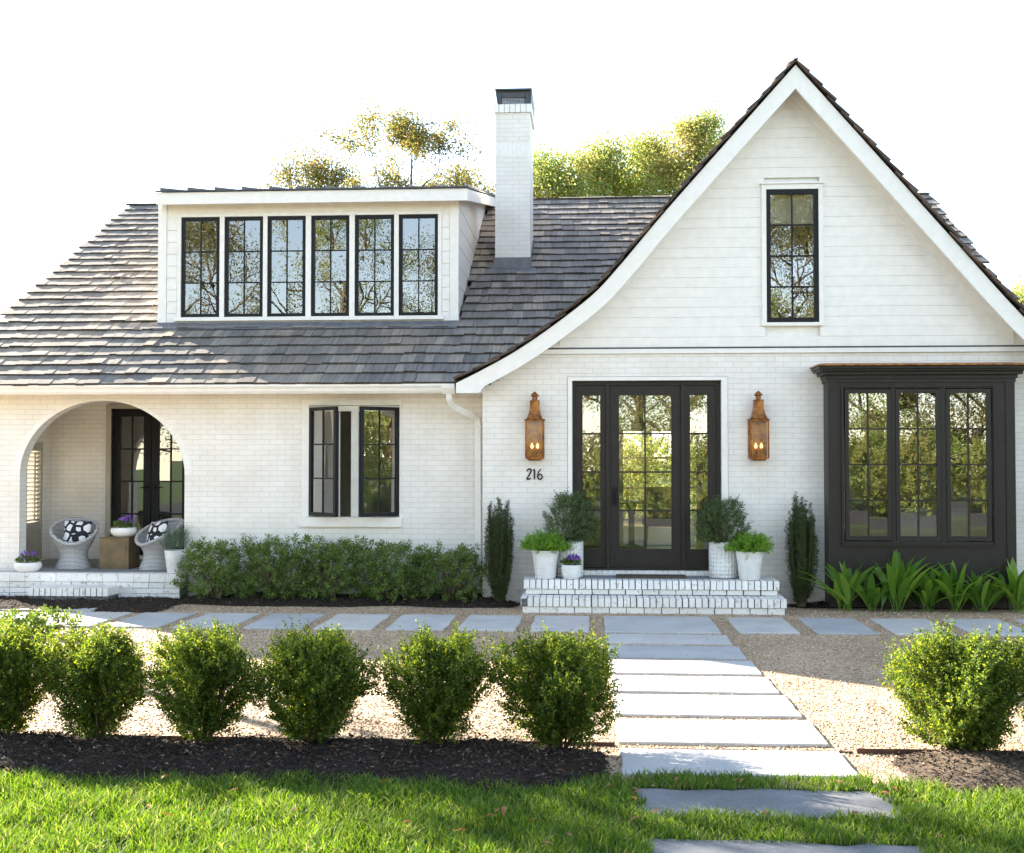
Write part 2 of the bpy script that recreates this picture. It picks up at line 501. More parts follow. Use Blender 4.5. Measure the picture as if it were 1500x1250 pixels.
def obj(name, me, mat=None, parent=None, world_coords=False, loc=None, rot=None, bevel=0):
    if isinstance(me, MB): me = me.mesh(name)
    o = bpy.data.objects.new(name, me)
    col.objects.link(o)
    if mat and not me.materials: me.materials.append(M[mat] if isinstance(mat, str) else mat)
    if parent:
        o.parent = parent
        if world_coords: o.matrix_parent_inverse = Matrix.Translation(-Vector(parent.location))
    if loc is not None: o.location = loc
    if rot is not None: o.rotation_euler = rot
    if bevel:
        bv = o.modifiers.new('bevel', 'BEVEL'); bv.width = bevel; bv.segments = 2; bv.limit_method = 'ANGLE'
    return o
def tag(o, label=None, cat=None, group=None, kind=None):
    for k, v in (('label', label), ('category', cat), ('group', group), ('kind', kind)):
        if v: o[k] = v
    return o
def thing(name, label, cat, loc=(0, 0, 0), rz=0, group=None):
    o = bpy.data.objects.new(name, None)
    o.empty_display_size = .1
    o.location = loc; o.rotation_euler = (0, 0, rz)
    col.objects.link(o)
    return tag(o, label, cat, group)
def dup(root, loc, rz=0, label=None, group=None, scale=None):
    def cp(o, par):
        c = o.copy(); col.objects.link(c)
        if par: c.parent = par
        for ch in o.children: cp(ch, c)
        return c
    r_ = cp(root, None)
    r_.location = loc; r_.rotation_euler = (0, 0, rz)
    if scale: r_.scale = (scale,) * 3
    return tag(r_, label, None, group)

# ------------------------------------------------------------------ helpers: leaves
def nrm(a): return a / np.maximum(np.linalg.norm(a, axis=-1, keepdims=True), 1e-9)
def leaf_quads(b, d, L, W, fold=.25, g=None):
    """diamond leaves: base b, direction d, length L, width W (arrays)"""
    g = g or rng
    n_ = len(b)
    d = nrm(d)
    side = nrm(np.cross(d, nrm(g.normal(size=(n_, 3)) + np.array([0, 0, 1.0]))))
    up = np.cross(side, d)
    L = np.broadcast_to(np.asarray(L, float).reshape(-1, 1), (n_, 1)); W = np.broadcast_to(np.asarray(W, float).reshape(-1, 1), (n_, 1))
    mid = b + d * L * .48
    V = np.stack([b, mid + side * W * .5 + up * W * fold, b + d * L, mid - side * W * .5 + up * W * fold], 1).reshape(-1, 3)
    F = np.arange(n_ * 4).reshape(-1, 4)
    return V, F
def sprig_leaves(p, d, length, k, L, W, g=None, spread=.9):
    """k leaves set in opposite pairs along each shoot p -> p + d*length"""
    g = g or rng
    n_ = len(p)
    d = nrm(d)
    a = nrm(np.cross(d, nrm(g.normal(size=(n_, 3)))))
    bb = np.cross(d, a)
    t = (np.arange(k) + .4) / k
    ph = np.arange(k) * 2.4 + g.uniform(0, 6.28, (n_, 1))
    perp = a[:, None] * np.cos(ph)[..., None] + bb[:, None] * np.sin(ph)[..., None]
    base = p[:, None] + d[:, None] * (np.asarray(length).reshape(-1, 1) * t)[..., None]
    dirs = d[:, None] * (1 - .35 * (1 - t))[None, :, None] * .8 + perp * spread + g.normal(size=(n_, k, 3)) * .18
    sz = g.uniform(.75, 1.2, (n_, k)) * (1 - .35 * t[None] ** 3)
    return leaf_quads(base.reshape(-1, 3), dirs.reshape(-1, 3), (L * sz).ravel(), (W * sz).ravel(), g=g)

def shrub(seed, Rw, H, n_s, shoot=(.07, .13), k=13, L=.021, W=.012, flat=.6, low=.35, mid=.5, fill=.45, depth=1.0, upness=.75, spread=.9, rough=.12, tp_=.85, vase=None):
    """foliage vertices of a bush: shoots fill an uneven vase-shaped envelope"""
    g = np.random.default_rng(seed)
    t = g.uniform(.03, 1, n_s) ** tp_
    th = g.uniform(0, 2 * math.pi, n_s)
    ph = g.uniform(0, 6.28, 6)
    lump = 1 + rough * np.sin(3 * th + ph[0] + 2 * t) + rough * .8 * np.sin(5 * th + ph[1] - 5 * t) + rough * .7 * np.sin(9 * t + ph[2] + 2 * th)
    env = np.where(t < mid, low + (1 - low) * (np.sin(np.clip(t / mid, 0, 1) * math.pi / 2) if vase is None else np.clip(t / mid, 0, 1) ** vase), np.sqrt(np.maximum(0, 1 - flat * ((t - mid) / (1 - mid)) ** 2.2)))
    f = g.uniform(0, 1, n_s) ** fill
    r_ = Rw * env * lump * f
    topl = 1 + rough * .8 * np.sin(4 * th + ph[3]) * f
    p = np.stack([r_ * np.cos(th), r_ * np.sin(th) * depth, H * t * topl - shoot[0] * .7], 1)
    p[:, 2] = np.maximum(p[:, 2], .03)
    out = np.stack([np.cos(th), np.sin(th), 0 * th], 1)
    d = out * (f * (1.05 - .6 * t))[:, None] + np.array([0, 0, 1]) * (upness * (.45 + .8 * t))[:, None] + g.normal(size=(n_s, 3)) * .28
    ln = g.uniform(*shoot, n_s) * np.where(g.uniform(0, 1, n_s) < .05, 1.6, 1)
    V, F = sprig_leaves(p, d, ln, k, L, W, g, spread)
    return V, F, p
def stems_mesh(name, seed, Rw, H, n_, r0=.006):
    g = np.random.default_rng(seed + 999)
    mb = MB()
    for _ in range(n_):
        a = g.uniform(0, 6.28); rr = Rw * g.uniform(.2, .8); hh = H * g.uniform(.45, .85)
        b0 = Vector((.05 * Rw * math.cos(a) * 2, .05 * Rw * math.sin(a) * 2, -.02))
        m1 = Vector((rr * .45 * math.cos(a), rr * .45 * math.sin(a), hh * .4)) + Vector(g.normal(size=3) * .02)
        e = Vector((rr * math.cos(a + .2), rr * math.sin(a + .2), hh))
        mb.tube([b0, m1, e], [r0 * 1.4, r0, r0 * .5], 5)
    return mb.mesh(name)

def tree(name, label, cat, x, y, H, crown, mat, seed, n_leaf=6000, leaf=.15, trunk_r=.2, group=None, limbs=9, cluster=.55, crown_base=.35, levels=2):
    """trunk, limbs and twigs grown as tubes; leaves stand in clumps round the twigs"""
    g = np.random.default_rng(seed)
    root = thing(name, label, cat, (x, y, 0), 0, group)
    mb = MB(); tips = []
    top = Vector((g.normal() * .3, g.normal() * .3, H * .93))
    tp = [Vector((0, 0, -.1)), Vector((g.normal() * .1, g.normal() * .1, H * .3)), Vector((g.normal() * .25, g.normal() * .25, H * .62)), top]
    mb.tube(tp, [trunk_r, trunk_r * .75, trunk_r * .4, .02], 8)
    def trunk_at(t):
        z = t * H * .93
        for i in range(3):
            if tp[i + 1].z >= z or i == 2:
                u = (z - tp[i].z) / (tp[i + 1].z - tp[i].z); return tp[i].lerp(tp[i + 1], min(max(u, 0), 1))
    def grow(p, d, ln, r_, lev):
        q1 = p + d * ln * .5 + Vector(g.normal(size=3)) * ln * .07
        q2 = p + d * ln + Vector(g.normal(size=3)) * ln * .10 + Vector((0, 0, ln * .12))
        mb.tube([p, q1, q2], [r_, r_ * .7, r_ * .35], 5)
        if lev == 0:
            tips.append(q2); tips.append(q1.lerp(q2, .5)); return
        for kx in range(4):
            tt = g.uniform(.35, 1.0)
            s_ = q1.lerp(q2, max(0, (tt - .5) * 2)) if tt > .5 else p.lerp(q1, tt * 2)
            dd = (d * .8 + Vector(g.normal(size=3)) * .7 + Vector((0, 0, .15))).normalized()
            grow(s_, dd, ln * g.uniform(.45, .65), r_ * .5, lev - 1)
        tips.append(q2)
    rx, rz_ = crown
    for i in range(limbs):
        t = crown_base + (1 - crown_base) * (i + g.uniform(0, .8)) / limbs
        a = i * 2.4 + g.uniform(-.4, .4)
        env = math.sin(min(1, (t - crown_base) / (1 - crown_base) * .85 + .18) * math.pi) ** .6
        d = Vector((math.cos(a), math.sin(a), .35 + .7 * t)).normalized()
        grow(trunk_at(t), d, max(.5, rx * env * g.uniform(.75, 1.1)), trunk_r * .5 * (1.15 - t), levels - 1)
    tips.append(top)
    T = np.array([tuple(t_) for t_ in tips])
    cl = g.integers(0, len(T), n_leaf)
    b_ = T[cl] + g.normal(size=(n_leaf, 3)) * cluster * np.array([1, 1, .75]) * g.uniform(.5, 1.1, (len(T), 1))[cl]
    d = g.normal(size=(n_leaf, 3)) + np.array([0, 0, -.3])
    V, F = leaf_quads(b_, d, leaf * g.uniform(.6, 1.3, n_leaf), leaf * .6 * g.uniform(.7, 1.2, n_leaf), g=g)
    obj('trunk', mb.mesh('trunk', True), 'bark', root)
    obj('crown', mesh_np('crown', V, F), mat, root)
    return root

# ================================================================== THE SETTING
def sheet(name, x0, x1, y0, y1, z, mat, nx=1, ny=1):
    xs = np.linspace(x0, x1, nx + 1); ys = np.linspace(y0, y1, ny + 1)
    V = [(x, y, z) for y in ys for x in xs]
    F = [(j * (nx + 1) + i, j * (nx + 1) + i + 1, (j + 1) * (nx + 1) + i + 1, (j + 1) * (nx + 1) + i) for j in range(ny) for i in range(nx)]
    return tag(obj(name, mesh_np(name, V, F), mat), kind='structure')
sheet('ground', -400, 400, -300, 700, -.05, 'ground')
sheet('street', -400, 400, -12, -4, -.046, 'asphalt')
sheet('gravel_court', -16, 16, 6.7, 16.2, -.02, 'gravel')
sheet('lawn', -16, 16, -2.0, 6.74, -.016, 'soil')

# pebbles lying in the gravel
def pebbles(n_, region, size, g, z0=-.02):
    x = g.uniform(region[0], region[1], n_); y = region[2] + (region[3] - region[2]) * g.uniform(0, 1, n_) ** 1.25
    s = g.uniform(size[0], size[1], n_)
    base = np.array([(1, 0, 0), (0, 1, 0), (-1, 0, 0), (0, -1, 0), (0, 0, 1), (0, 0, -1)], float)
    tri = np.array([(0, 1, 4), (1, 2, 4), (2, 3, 4), (3, 0, 4), (1, 0, 5), (2, 1, 5), (3, 2, 5), (0, 3, 5)])
    a = g.uniform(0, 6.28, n_)
    P_ = base[None] * np.stack([s, s * g.uniform(.55, 1, n_), s * g.uniform(.4, .7, n_)], 1)[:, None]
    P_ = P_ * g.uniform(.8, 1.2, (n_, 6, 1))
    c, sn = np.cos(a)[:, None], np.sin(a)[:, None]
    V = np.stack([P_[..., 0] * c - P_[..., 1] * sn + x[:, None], P_[..., 0] * sn + P_[..., 1] * c + y[:, None], P_[..., 2] + (z0 + s * .25)[:, None]], -1)
    F = (tri[None] + (np.arange(n_) * 6)[:, None, None]).reshape(-1, 3)
    return V.reshape(-1, 3), F
V, F = pebbles(52000, (-5.5, 5.5, 7.5, 14.7), (.006, .013), np.random.default_rng(3))
Vb, Fb = pebbles(1500, (-4.5, 4.5, 6.9, 14.0), (.003, .008), np.random.default_rng(5), .0)
Vb = Vb.reshape(-1, 6, 3); xm, ym = Vb[:, :, 0].mean(1), Vb[:, :, 1].mean(1)
near = ((xm > .2) & (xm < 1.5)) | ((ym > 12.75) & (ym < 13.9))
Vb = Vb[near].reshape(-1, 3); Fb = Fb[:len(Vb) // 6 * 8]
F = np.concatenate([F, Fb + len(V)]); V = np.concatenate([V, Vb])
tag(obj('gravel', mesh_np('gravel', V, F, True), 'pebble'), 'loose tan pea gravel between the paving slabs', 'gravel', kind='stuff')

# mulch beds: real mounds of bark
def bed(name, x0, x1, y0, y1, height, label, mat='mulch', seed=1, chips=9000, step=.04):
    g = np.random.default_rng(seed)
    nx, ny = int((x1 - x0) / step), int((y1 - y0) / step)
    X, Y = np.meshgrid(np.linspace(x0, x1, nx + 1), np.linspace(y0, y1, ny + 1))
    wob = .07 * np.sin(X * 2.3 + seed) + .05 * np.sin(X * 5.1 + 2 * seed)
    u = np.clip((Y - y0 - wob) / .3, 0, 1) * np.clip((y1 - wob * .6 - Y) / .22, 0, 1) * np.clip((X - x0) / .35, 0, 1) * np.clip((x1 - X) / .35, 0, 1)
    Z = -.055 + (.045 + height) * np.sqrt(u) + g.normal(size=X.shape) * .007 + height * .25 * np.sin(X * 8.8 + 1.0) * u
    Z = np.where(u <= 0, -.06, Z)
    V = np.stack([X, Y, Z], -1).reshape(-1, 3)
    i, j = np.meshgrid(np.arange(nx), np.arange(ny)); k = (j * (nx + 1) + i).ravel()
    F = np.stack([k, k + 1, k + nx + 2, k + nx + 1], 1)
    o = tag(obj(name, mesh_np(name, V, F, True), mat), label, 'mulch bed', kind='structure')
    # chips
    ix = g.integers(0, nx, chips); iy = g.integers(0, ny, chips)
    ok = u[iy, ix] > .02
    ix, iy = ix[ok], iy[ok]
    b_ = np.stack([X[iy, ix], Y[iy, ix], Z[iy, ix]], 1) + g.normal(size=(len(ix), 3)) * np.array([.02, .02, .004]) + np.array([0, 0, .006])
    d = g.normal(size=(len(ix), 3)) * np.array([1, 1, .35])
    return leaf_quads(b_, d, g.uniform(.012, .045, len(ix)), g.uniform(.006, .014, len(ix)), g=g)
ch = [bed('front_mulch_bed', -6.5, .13, 6.55, 7.66, .05, 'dark mulch bed under the row of boxwoods', seed=1, chips=26000),
      bed('right_mulch_bed', 1.72, 6.5, 6.62, 7.62, .06, 'sunlit mulch bed under the right hand boxwoods', 'mulch_sunlit', seed=4, chips=9000),
      bed('hedge_mulch_bed', -5.25, -.86, 14.72, 15.9, .05, 'dark mulch bed under the hedge by the wall', seed=7, chips=9000),
      bed('porch_mulch_bed', -9, -5.0, 13.95, 15.5, .03, 'dark mulch beside the porch step', seed=9, chips=7000),
      bed('window_plant_bed', 2.3, 6.4, 14.95, 15.6, .03, 'narrow planting bed below the bay window', seed=11, chips=3000)]
VV = np.concatenate([c[0] for c in ch])
tag(obj('mulch_chips', mesh_np('mulch_chips', VV, np.arange(len(VV)).reshape(-1, 4)), 'chip'), 'loose dark bark chips covering the mulch beds', 'mulch', kind='stuff')

# grass
def grass():
    g = np.random.default_rng(12)
    n_ = 150000
    x = g.uniform(-4.6, 4.6, n_); y = g.uniform(4.9, 6.98, n_)
    edge = 6.66 + .05 * np.sin(x * 3.1) + .03 * np.sin(x * 7.7 + 1)
    on_path = (x > .25 + .03 * np.sin(y * 17)) & (x < 1.50 + .03 * np.sin(y * 13))
    gap1 = (y > 6.675 + .02 * np.sin(x * 9) + .012 * np.sin(x * 41)) & (y < 6.94)
    gap2 = (y > 5.76) & (y < 6.195 + .02 * np.sin(x * 11) + .012 * np.sin(x * 37))
    ok = np.where(on_path, gap1 | gap2, y < edge + np.where((x > -.05) & (x < 1.9), .16, 0))
    nz = np.sin(x * 6 + 1.3) * np.sin(y * 9) + .6 * np.sin(x * 17 + y * 11)
    ok &= g.uniform(0, 1, n_) < .82 + .2 * nz
    x, y, nz = x[ok], y[ok], nz[ok]; n_ = len(x)
    h = g.uniform(.035, .085, n_) * (1 + .18 * nz)
    strip = (x > .2) & (x < 1.56)
    h = np.where(strip, h * .8, h)
    w = g.uniform(.0022, .0042, n_)
    a = g.uniform(0, 6.28, n_); lean = g.uniform(.1, .95, n_) * h
    cx, cy = np.cos(a), np.sin(a)
    ph = g.uniform(0, 6.28, n_); sx, sy = np.cos(ph), np.sin(ph)
    rows = []
    for t, ww in ((0, 1.0), (.4, .9), (.75, .6)):
        zz = -.018 + h * t * (1 - .15 * t); q = lean * t * t
        rows.append(np.stack([x + cx * q - sx * w * ww, y + cy * q - sy * w * ww, zz], 1))
        rows.append(np.stack([x + cx * q + sx * w * ww, y + cy * q + sy * w * ww, zz], 1))
    q = lean
    rows.append(np.stack([x + cx * q - sx * w * .12, y + cy * q - sy * w * .12, -.018 + h * .86], 1))
    rows.append(np.stack([x + cx * q + sx * w * .12, y + cy * q + sy * w * .12, -.018 + h * .86], 1))
    V = np.stack(rows, 1).reshape(-1, 3)
    k = (np.arange(n_) * 8)[:, None]
    F = np.concatenate([k + np.array([[0, 1, 3, 2]]), k + np.array([[2, 3, 5, 4]]), k + np.array([[4, 5, 7, 6]])], 0)
    tag(obj('grass', mesh_np('grass', V, F, True), 'grass'), 'short green lawn grass in front of the mulch beds', 'grass', kind='stuff')
grass()

# paving slabs, each one laid on its own
def slab_mesh(w, d, t, seed, rough=.006, cut=None):
    g = np.random.default_rng(seed)
    top = []
    nx, ny = 10, 6
    per = [(i / nx, 0) for i in range(nx)] + [(1, j / ny) for j in range(ny)] + [(1 - i / nx, 1) for i in range(nx)] + [(0, 1 - j / ny) for j in range(ny)]
    pts = []
    for u, v in per:
        rx, ry = g.normal() * rough, g.normal() * rough
        if (u, v) in ((0, 0), (1, 0), (1, 1), (0, 1)): rx = ry = 0
        px_, py_ = (u - .5) * w, (v - .5) * d
        if cut: px_ += cut * (v - .5)
        pts.append((px_ + rx, py_ + ry))
    mb = MB(); mb.prism([(p[0], p[1]) for p in pts], -t, 0, 'z')
    # small chamfer: pull in the top ring
    m_ = len(pts); k = len(mb.v)
    mb.v = [(x, y, z - (.0 if z < -.001 else .006)) for x, y, z in mb.v]
    mb.v.extend([(p[0] * (1 - .012 / w), p[1] * (1 - .012 / d), 0) for p in pts])
    f = [q for q in mb.f if not all(i >= m_ for i in q)]
    for i in range(m_):
        j = (i + 1) % m_
        f.append((m_ + i, m_ + j, k + j, k + i))
    f.append(tuple(k + i for i in range(m_)))
    mb.f = f
    return mb.mesh('paving_slab')
ORD = ['first', 'second', 'third', 'fourth', 'fifth', 'sixth', 'seventh', 'eighth']
def slab(x, y, w, d, label, group, seed, mat='slab', rz=0, z=0, t=.05, rough=.004):
    o = obj('paving_slab', slab_mesh(w, d, t, seed, rough), mat, loc=(x, y, z), rot=(rng.normal() * .002, rng.normal() * .003, rz))
    return tag(o, label, 'paving slab', group)
GX = 'bluestone slabs of the cross path along the house'
for k in range(8):                                          # left of the walk, counted from the walk outwards
    x = -.643 - .757 * k
    slab(x + .305, 13.32, .61, 1.2, f'{ORD[k]} bluestone slab of the cross path counting left from the front walk', GX, 100 + k, rz=rng.normal() * .006)
for k in range(5):
    x = 1.512 + .790 * k
    slab(x + .305, 13.31, .61, 1.2, f'{ORD[k]} bluestone slab of the cross path counting right from the front walk', GX, 120 + k, rz=rng.normal() * .006)
GW = 'bluestone slabs of the front walk'
walk = [(13.94, 12.66), (12.49, 11.91), (11.73, 11.04), (10.89, 10.23), (10.10, 9.41), (9.30, 8.56), (8.40, 7.73), (7.55, 6.95)]
for k, (ya, yb) in enumerate(walk):
    xl0, _ = gnd(885 + (903 - 903) * .1, 903); py = 675.4 + CAM_H * FPX / ((ya + yb) / 2)
    xl = gnd(883.5 + (py - 903) * .123, py)[0]; xr = gnd(1037 + (py - 903) * .968, py)[0]
    if k == 0: lab = 'large bluestone slab at the foot of the front brick steps'
    elif k == 7: lab = 'sunlit walk slab at the edge of the lawn grass'
    else: lab = f'{ORD[k]} slab of the front walk counting from the brick steps'
    slab((xl + xr) / 2, (ya + yb) / 2, xr - xl, ya - yb, lab, GW, 140 + k, rz=rng.normal() * .004)
GL = 'grey slabs set in the lawn'
slab(.885, 6.435, 1.30, .53, 'grey bluestone slab set between two strips of lawn grass', GL, 160, 'lawn_slab_shaded', .02, -.011, rough=.02)
slab(.885, 5.50, 1.30, .56, 'nearest grey bluestone slab at the bottom edge of the lawn', GL, 161, 'lawn_slab_shaded', -.015, -.011, rough=.02)
GP = 'bluestone slabs before the porch step'
(xa, ya), (xb, yb) = gnd(31, 884), gnd(128, 894)
slab(-6.75, (ya + yb) / 2, 1.75, ya - yb, 'long bluestone slab directly below the porch step', GP, 165)
slab(-6.85, 13.53, 1.75, .62, 'long bluestone slab behind the low leafy plant by the porch step', GP, 166)

# garden edging strip
ed = MB(); ed.box(1.60, 6.0, 7.575, 7.582, -.05, .012); ed.box(-6.0, .14, 7.675, 7.682, -.05, .004); ed.box(.2, 1.58, 7.575, 7.582, -.05, -.006)
tag(obj('garden_edging', ed, 'steel'), 'thin rusty metal edging strip between gravel and mulch beds', 'edging')

# ================================================================== THE HOUSE
YG, YL, YB = 15.26, 15.66, 28.6
house = thing('brick_house', 'white painted brick house with shingle roof, dormer and steep front gable', 'house', (-1, 15.26, 0))
def part(name, mb, mat, parent=None, smooth=False, bevel=0):
    p_ = parent or house
    return obj(name, mb.mesh(name, smooth) if isinstance(mb, MB) else mb, mat, p_, world_coords=(p_ is house), bevel=bevel)

# --- roof profile of the gable: (x, z) of the top of the shingles
def catmull(pts, k=8):
    out = []
    P_ = [np.array(p, float) for p in pts]
    P_ = [2 * P_[0] - P_[1]] + P_ + [2 * P_[-1] - P_[-2]]
    for i in range(1, len(P_) - 2):
        for j in range(k):
            t = j / k; a, b_, c, d = P_[i - 1:i + 3]
            out.append(.5 * ((2 * b_) + (-a + c) * t + (2 * a - 5 * b_ + 4 * c - d) * t * t + (-a + 3 * b_ - 3 * c + d) * t ** 3))
    out.append(P_[-2])
    return np.array(out)
GLEFT = catmull([(-1.69, 2.765), (-1.39, 2.915), (-.971, 3.145), (-.552, 3.425), (-.051, 3.81), (.282, 4.16), (.931, 4.925), (2.479, 6.66)])
GRIGHT = catmull([(2.479, 6.66), (3.567, 5.398), (4.363, 4.47), (5.15, 3.56), (5.62, 3.12), (6.1, 2.85), (6.66, 2.68)])
PROF = np.concatenate([GLEFT, GRIGHT[1:]])
def gz(x): return np.interp(x, PROF[:, 0], PROF[:, 1], left=-9, right=-9)
def offset(prof, d):
    """profile moved d along its own downward normal, apex kept sharp"""
    out = []
    for pr in (GLEFT, GRIGHT):
        t = np.gradient(pr, axis=0); t = nrm(t)
        out.append(pr + d * np.stack([t[:, 1], -t[:, 0]], 1))
    L_, R_ = out
    # meet at the apex x
    ax = 2.479
    sl = (L_[-1, 1] - L_[-4, 1]) / (L_[-1, 0] - L_[-4, 0]); sr = (R_[3, 1] - R_[0, 1]) / (R_[3, 0] - R_[0, 0])
    L_ = L_[L_[:, 0] < ax - .02]; R_ = R_[R_[:, 0] > ax + .02]
    zl = L_[-1, 1] + sl * (ax - L_[-1, 0]); zr = R_[0, 1] + sr * (ax - R_[0, 0])
    return np.concatenate([L_, [(ax, (zl + zr) / 2)], R_])

# --- walls with openings
def wall(mb, x0, x1, z0, z1, yf, yb, holes):
    xs = sorted({x0, x1, *[h[0] for h in holes], *[h[1] for h in holes]}); zs = sorted({z0, z1, *[h[2] for h in holes], *[h[3] for h in holes]})
    for a, b_ in zip(xs[:-1], xs[1:]):
        for c, d in zip(zs[:-1], zs[1:]):
            mx_, mz_ = (a + b_) / 2, (c + d) / 2
            if any(h[0] < mx_ < h[1] and h[2] < mz_ < h[3] for h in holes): continue
            mb.quad((a, yf, c), (b_, yf, c), (b_, yf, d), (a, yf, d))
            mb.quad((b_, yb, c), (a, yb, c), (a, yb, d), (b_, yb, d))
    for a, b_, c, d in holes:
        mb.quad((a, yf, c), (a, yb, c), (a, yb, d), (a, yf, d)); mb.quad((b_, yb, c), (b_, yf, c), (b_, yf, d), (b_, yb, d))
        mb.quad((a, yf, d), (a, yb, d), (b_, yb, d), (b_, yf, d)); mb.quad((a, yb, c), (a, yf, c), (b_, yf, c), (b_, yb, c))
    mb.quad((x0, yf, z0), (x0, yf, z1), (x0, yb, z1), (x0, yb, z0)); mb.quad((x1, yf, z0), (x1, yb, z0), (x1, yb, z1), (x1, yf, z1))
    mb.quad((x0, yf, z1), (x1, yf, z1), (x1, yb, z1), (x0, yb, z1))

wl = MB()
AX0, AX1, ASP, ATOP = -7.52, -5.305, 1.56, 2.545
wall(wl, -8.25, -1.364, -.1, 2.66, YL, YL + .2, [(AX0, AX1, .285, ATOP + .012), (-3.66, -2.477, 1.028, 2.477)])
na = 40; ac = (AX0 + AX1) / 2; ah = (AX1 - AX0) / 2
arc = [(ac - ah * math.cos(math.pi * i / na), ASP + (ATOP - ASP) * math.sin(math.pi * i / na)) for i in range(na + 1)]
for (xa, za), (xb, zb) in zip(arc[:-1], arc[1:]):
    zt = ATOP + .012
    wl.quad((xa, YL, za), (xb, YL, zb), (xb, YL, zt), (xa, YL, zt))
    wl.quad((xb, YL + .2, zb), (xa, YL + .2, za), (xa, YL + .2, zt), (xb, YL + .2, zt))
    wl.quad((xa, YL, za), (xa, YL + .2, za), (xb, YL + .2, zb), (xb, YL, zb))
part('left_wing_wall', wl, 'brick')
# arch ring: a course of bricks on edge standing 6 mm proud
ar = MB()
for i in range(44):
    t0, t1 = math.pi * (i + .06) / 44, math.pi * (i + .94) / 44
    def pa(t, k): return (ac - (ah + k) * math.cos(t), ASP + (ATOP - ASP + k * .32) * math.sin(t))
    poly = [pa(t0, .004), pa(t1, .004), pa(t1, .10), pa(t0, .10)]
    ar.prism(poly, YL - .004, YL + .05, 'y')
part('arch_ring', ar, 'white')

wg = MB()
DX0, DX1, DZ0, DZ1 = -.302, 1.684, .375, 2.805
wall(wg, -.60, 5.30, -.1, 3.085, YG, YG + .2, [(DX0, DX1, DZ0, DZ1), (2.93, 4.95, .6, 2.70)])
SPW = offset(PROF, .14)
for xa_, xb_ in ((-1.364, -.60), (5.30, 6.324)):
    q_ = np.linspace(xa_, xb_, 12); zq = np.minimum(3.085, np.interp(q_, SPW[:, 0], SPW[:, 1]))
    wg.prism([(xa_, -.1), (xb_, -.1)] + [(a, b_) for a, b_ in zip(q_[::-1], zq[::-1])], YG, YG + .2, 'y')
wg.quad((-1.364, YG + .2, -.1), (-1.364, YL + .25, -.1), (-1.364, YL + .25, 2.7), (-1.364, YG + .2, 2.7))
wg.quad((6.324, YG + .2, -.1), (6.324, 22, -.1), (6.324, 22, 3.0), (6.324, YG + .2, 3.0))
part('gable_wall', wg, 'brick')

we = MB()                                                   # other outer walls
we.box(-8.25, -8.0, YL + .2, 16.35, -.1, 2.64); we.box(-8.25, -8.0, 17.40, YB, -.1, 2.64); we.box(-8.25, -8.0, 16.35, 17.40, 2.02, 2.64)
wall(we, -8.25, 5.7, -.1, 2.8, YB, YB + .2, [(-2.4, 3.4, .35, 2.5), (-6.8, -5.2, .9, 2.3)])
we.box(5.5, 5.7, 22.0, YB, -.1, 2.8)
part('rear_wall', we, 'brick')
for x0, x1 in ((-8.25, -8.0), (5.5, 5.7)):                  # gable ends of the main roof
    eg = MB(); eg.prism([(YL + .2, 2.64), (YB, 2.64), (22.0, 6.38)], x0, x1, 'x'); part('gable_end_wall', eg, 'siding')


# --- porch recess behind the arch
pw = MB()
wall(pw, -8.0, -5.2, .2, 2.64, 17.66, 17.8, [(-7.14, -5.80, .36, 2.56)])
pw.box(-5.205, -5.0, YL + .2, 17.66, .2, 2.64)
part('porch_wall', pw, 'brick')
pc = MB(); pc.box(-8.0, -5.2, YL + .2, 17.66, 2.60, 2.64); part('porch_ceiling', pc, 'white')
pf = MB()
for i in range(6):
    for j in range(4):
        x0 = -8.0 + i * .46; y0 = 15.525 + j * .534
        pf.box(x0 + .004, x0 + .456, y0 + .004, min(y0 + .53, 17.655), .2, .310 + .001 * ((i * 7 + j * 3) % 3))
part('porch_floor', pf, 'porch_stone')
# louvred shutter panel in the end wall
sh = MB()
for y0, y1 in ((16.35, 16.42), (16.84, 16.91), (17.33, 17.40)): sh.box(-8.06, -8.01, y0, y1, .31, 2.02)
for y0, y1 in ((16.42, 16.84), (16.91, 17.33)):
    sh.box(-8.055, -8.015, y0, y1, .31, .42); sh.box(-8.055, -8.015, y0, y1, .76, .87); sh.box(-8.055, -8.015, y0, y1, 1.90, 2.02)
    sh.box(-8.045, -8.03, y0, y1, .42, .76)
    for k in range(17):
        z = .90 + k * .06
        sh.box(-.03, .03, y0, y1, -.004, .004, Matrix.Translation((-8.035, 0, z)) @ Matrix.Rotation(R(-28), 4, 'Y'))
    sh.box(-8.005, -7.99, (y0 + y1) / 2 - .012, (y0 + y1) / 2 + .012, .90, 1.88)
part('louvred_shutter', sh, 'shutter')

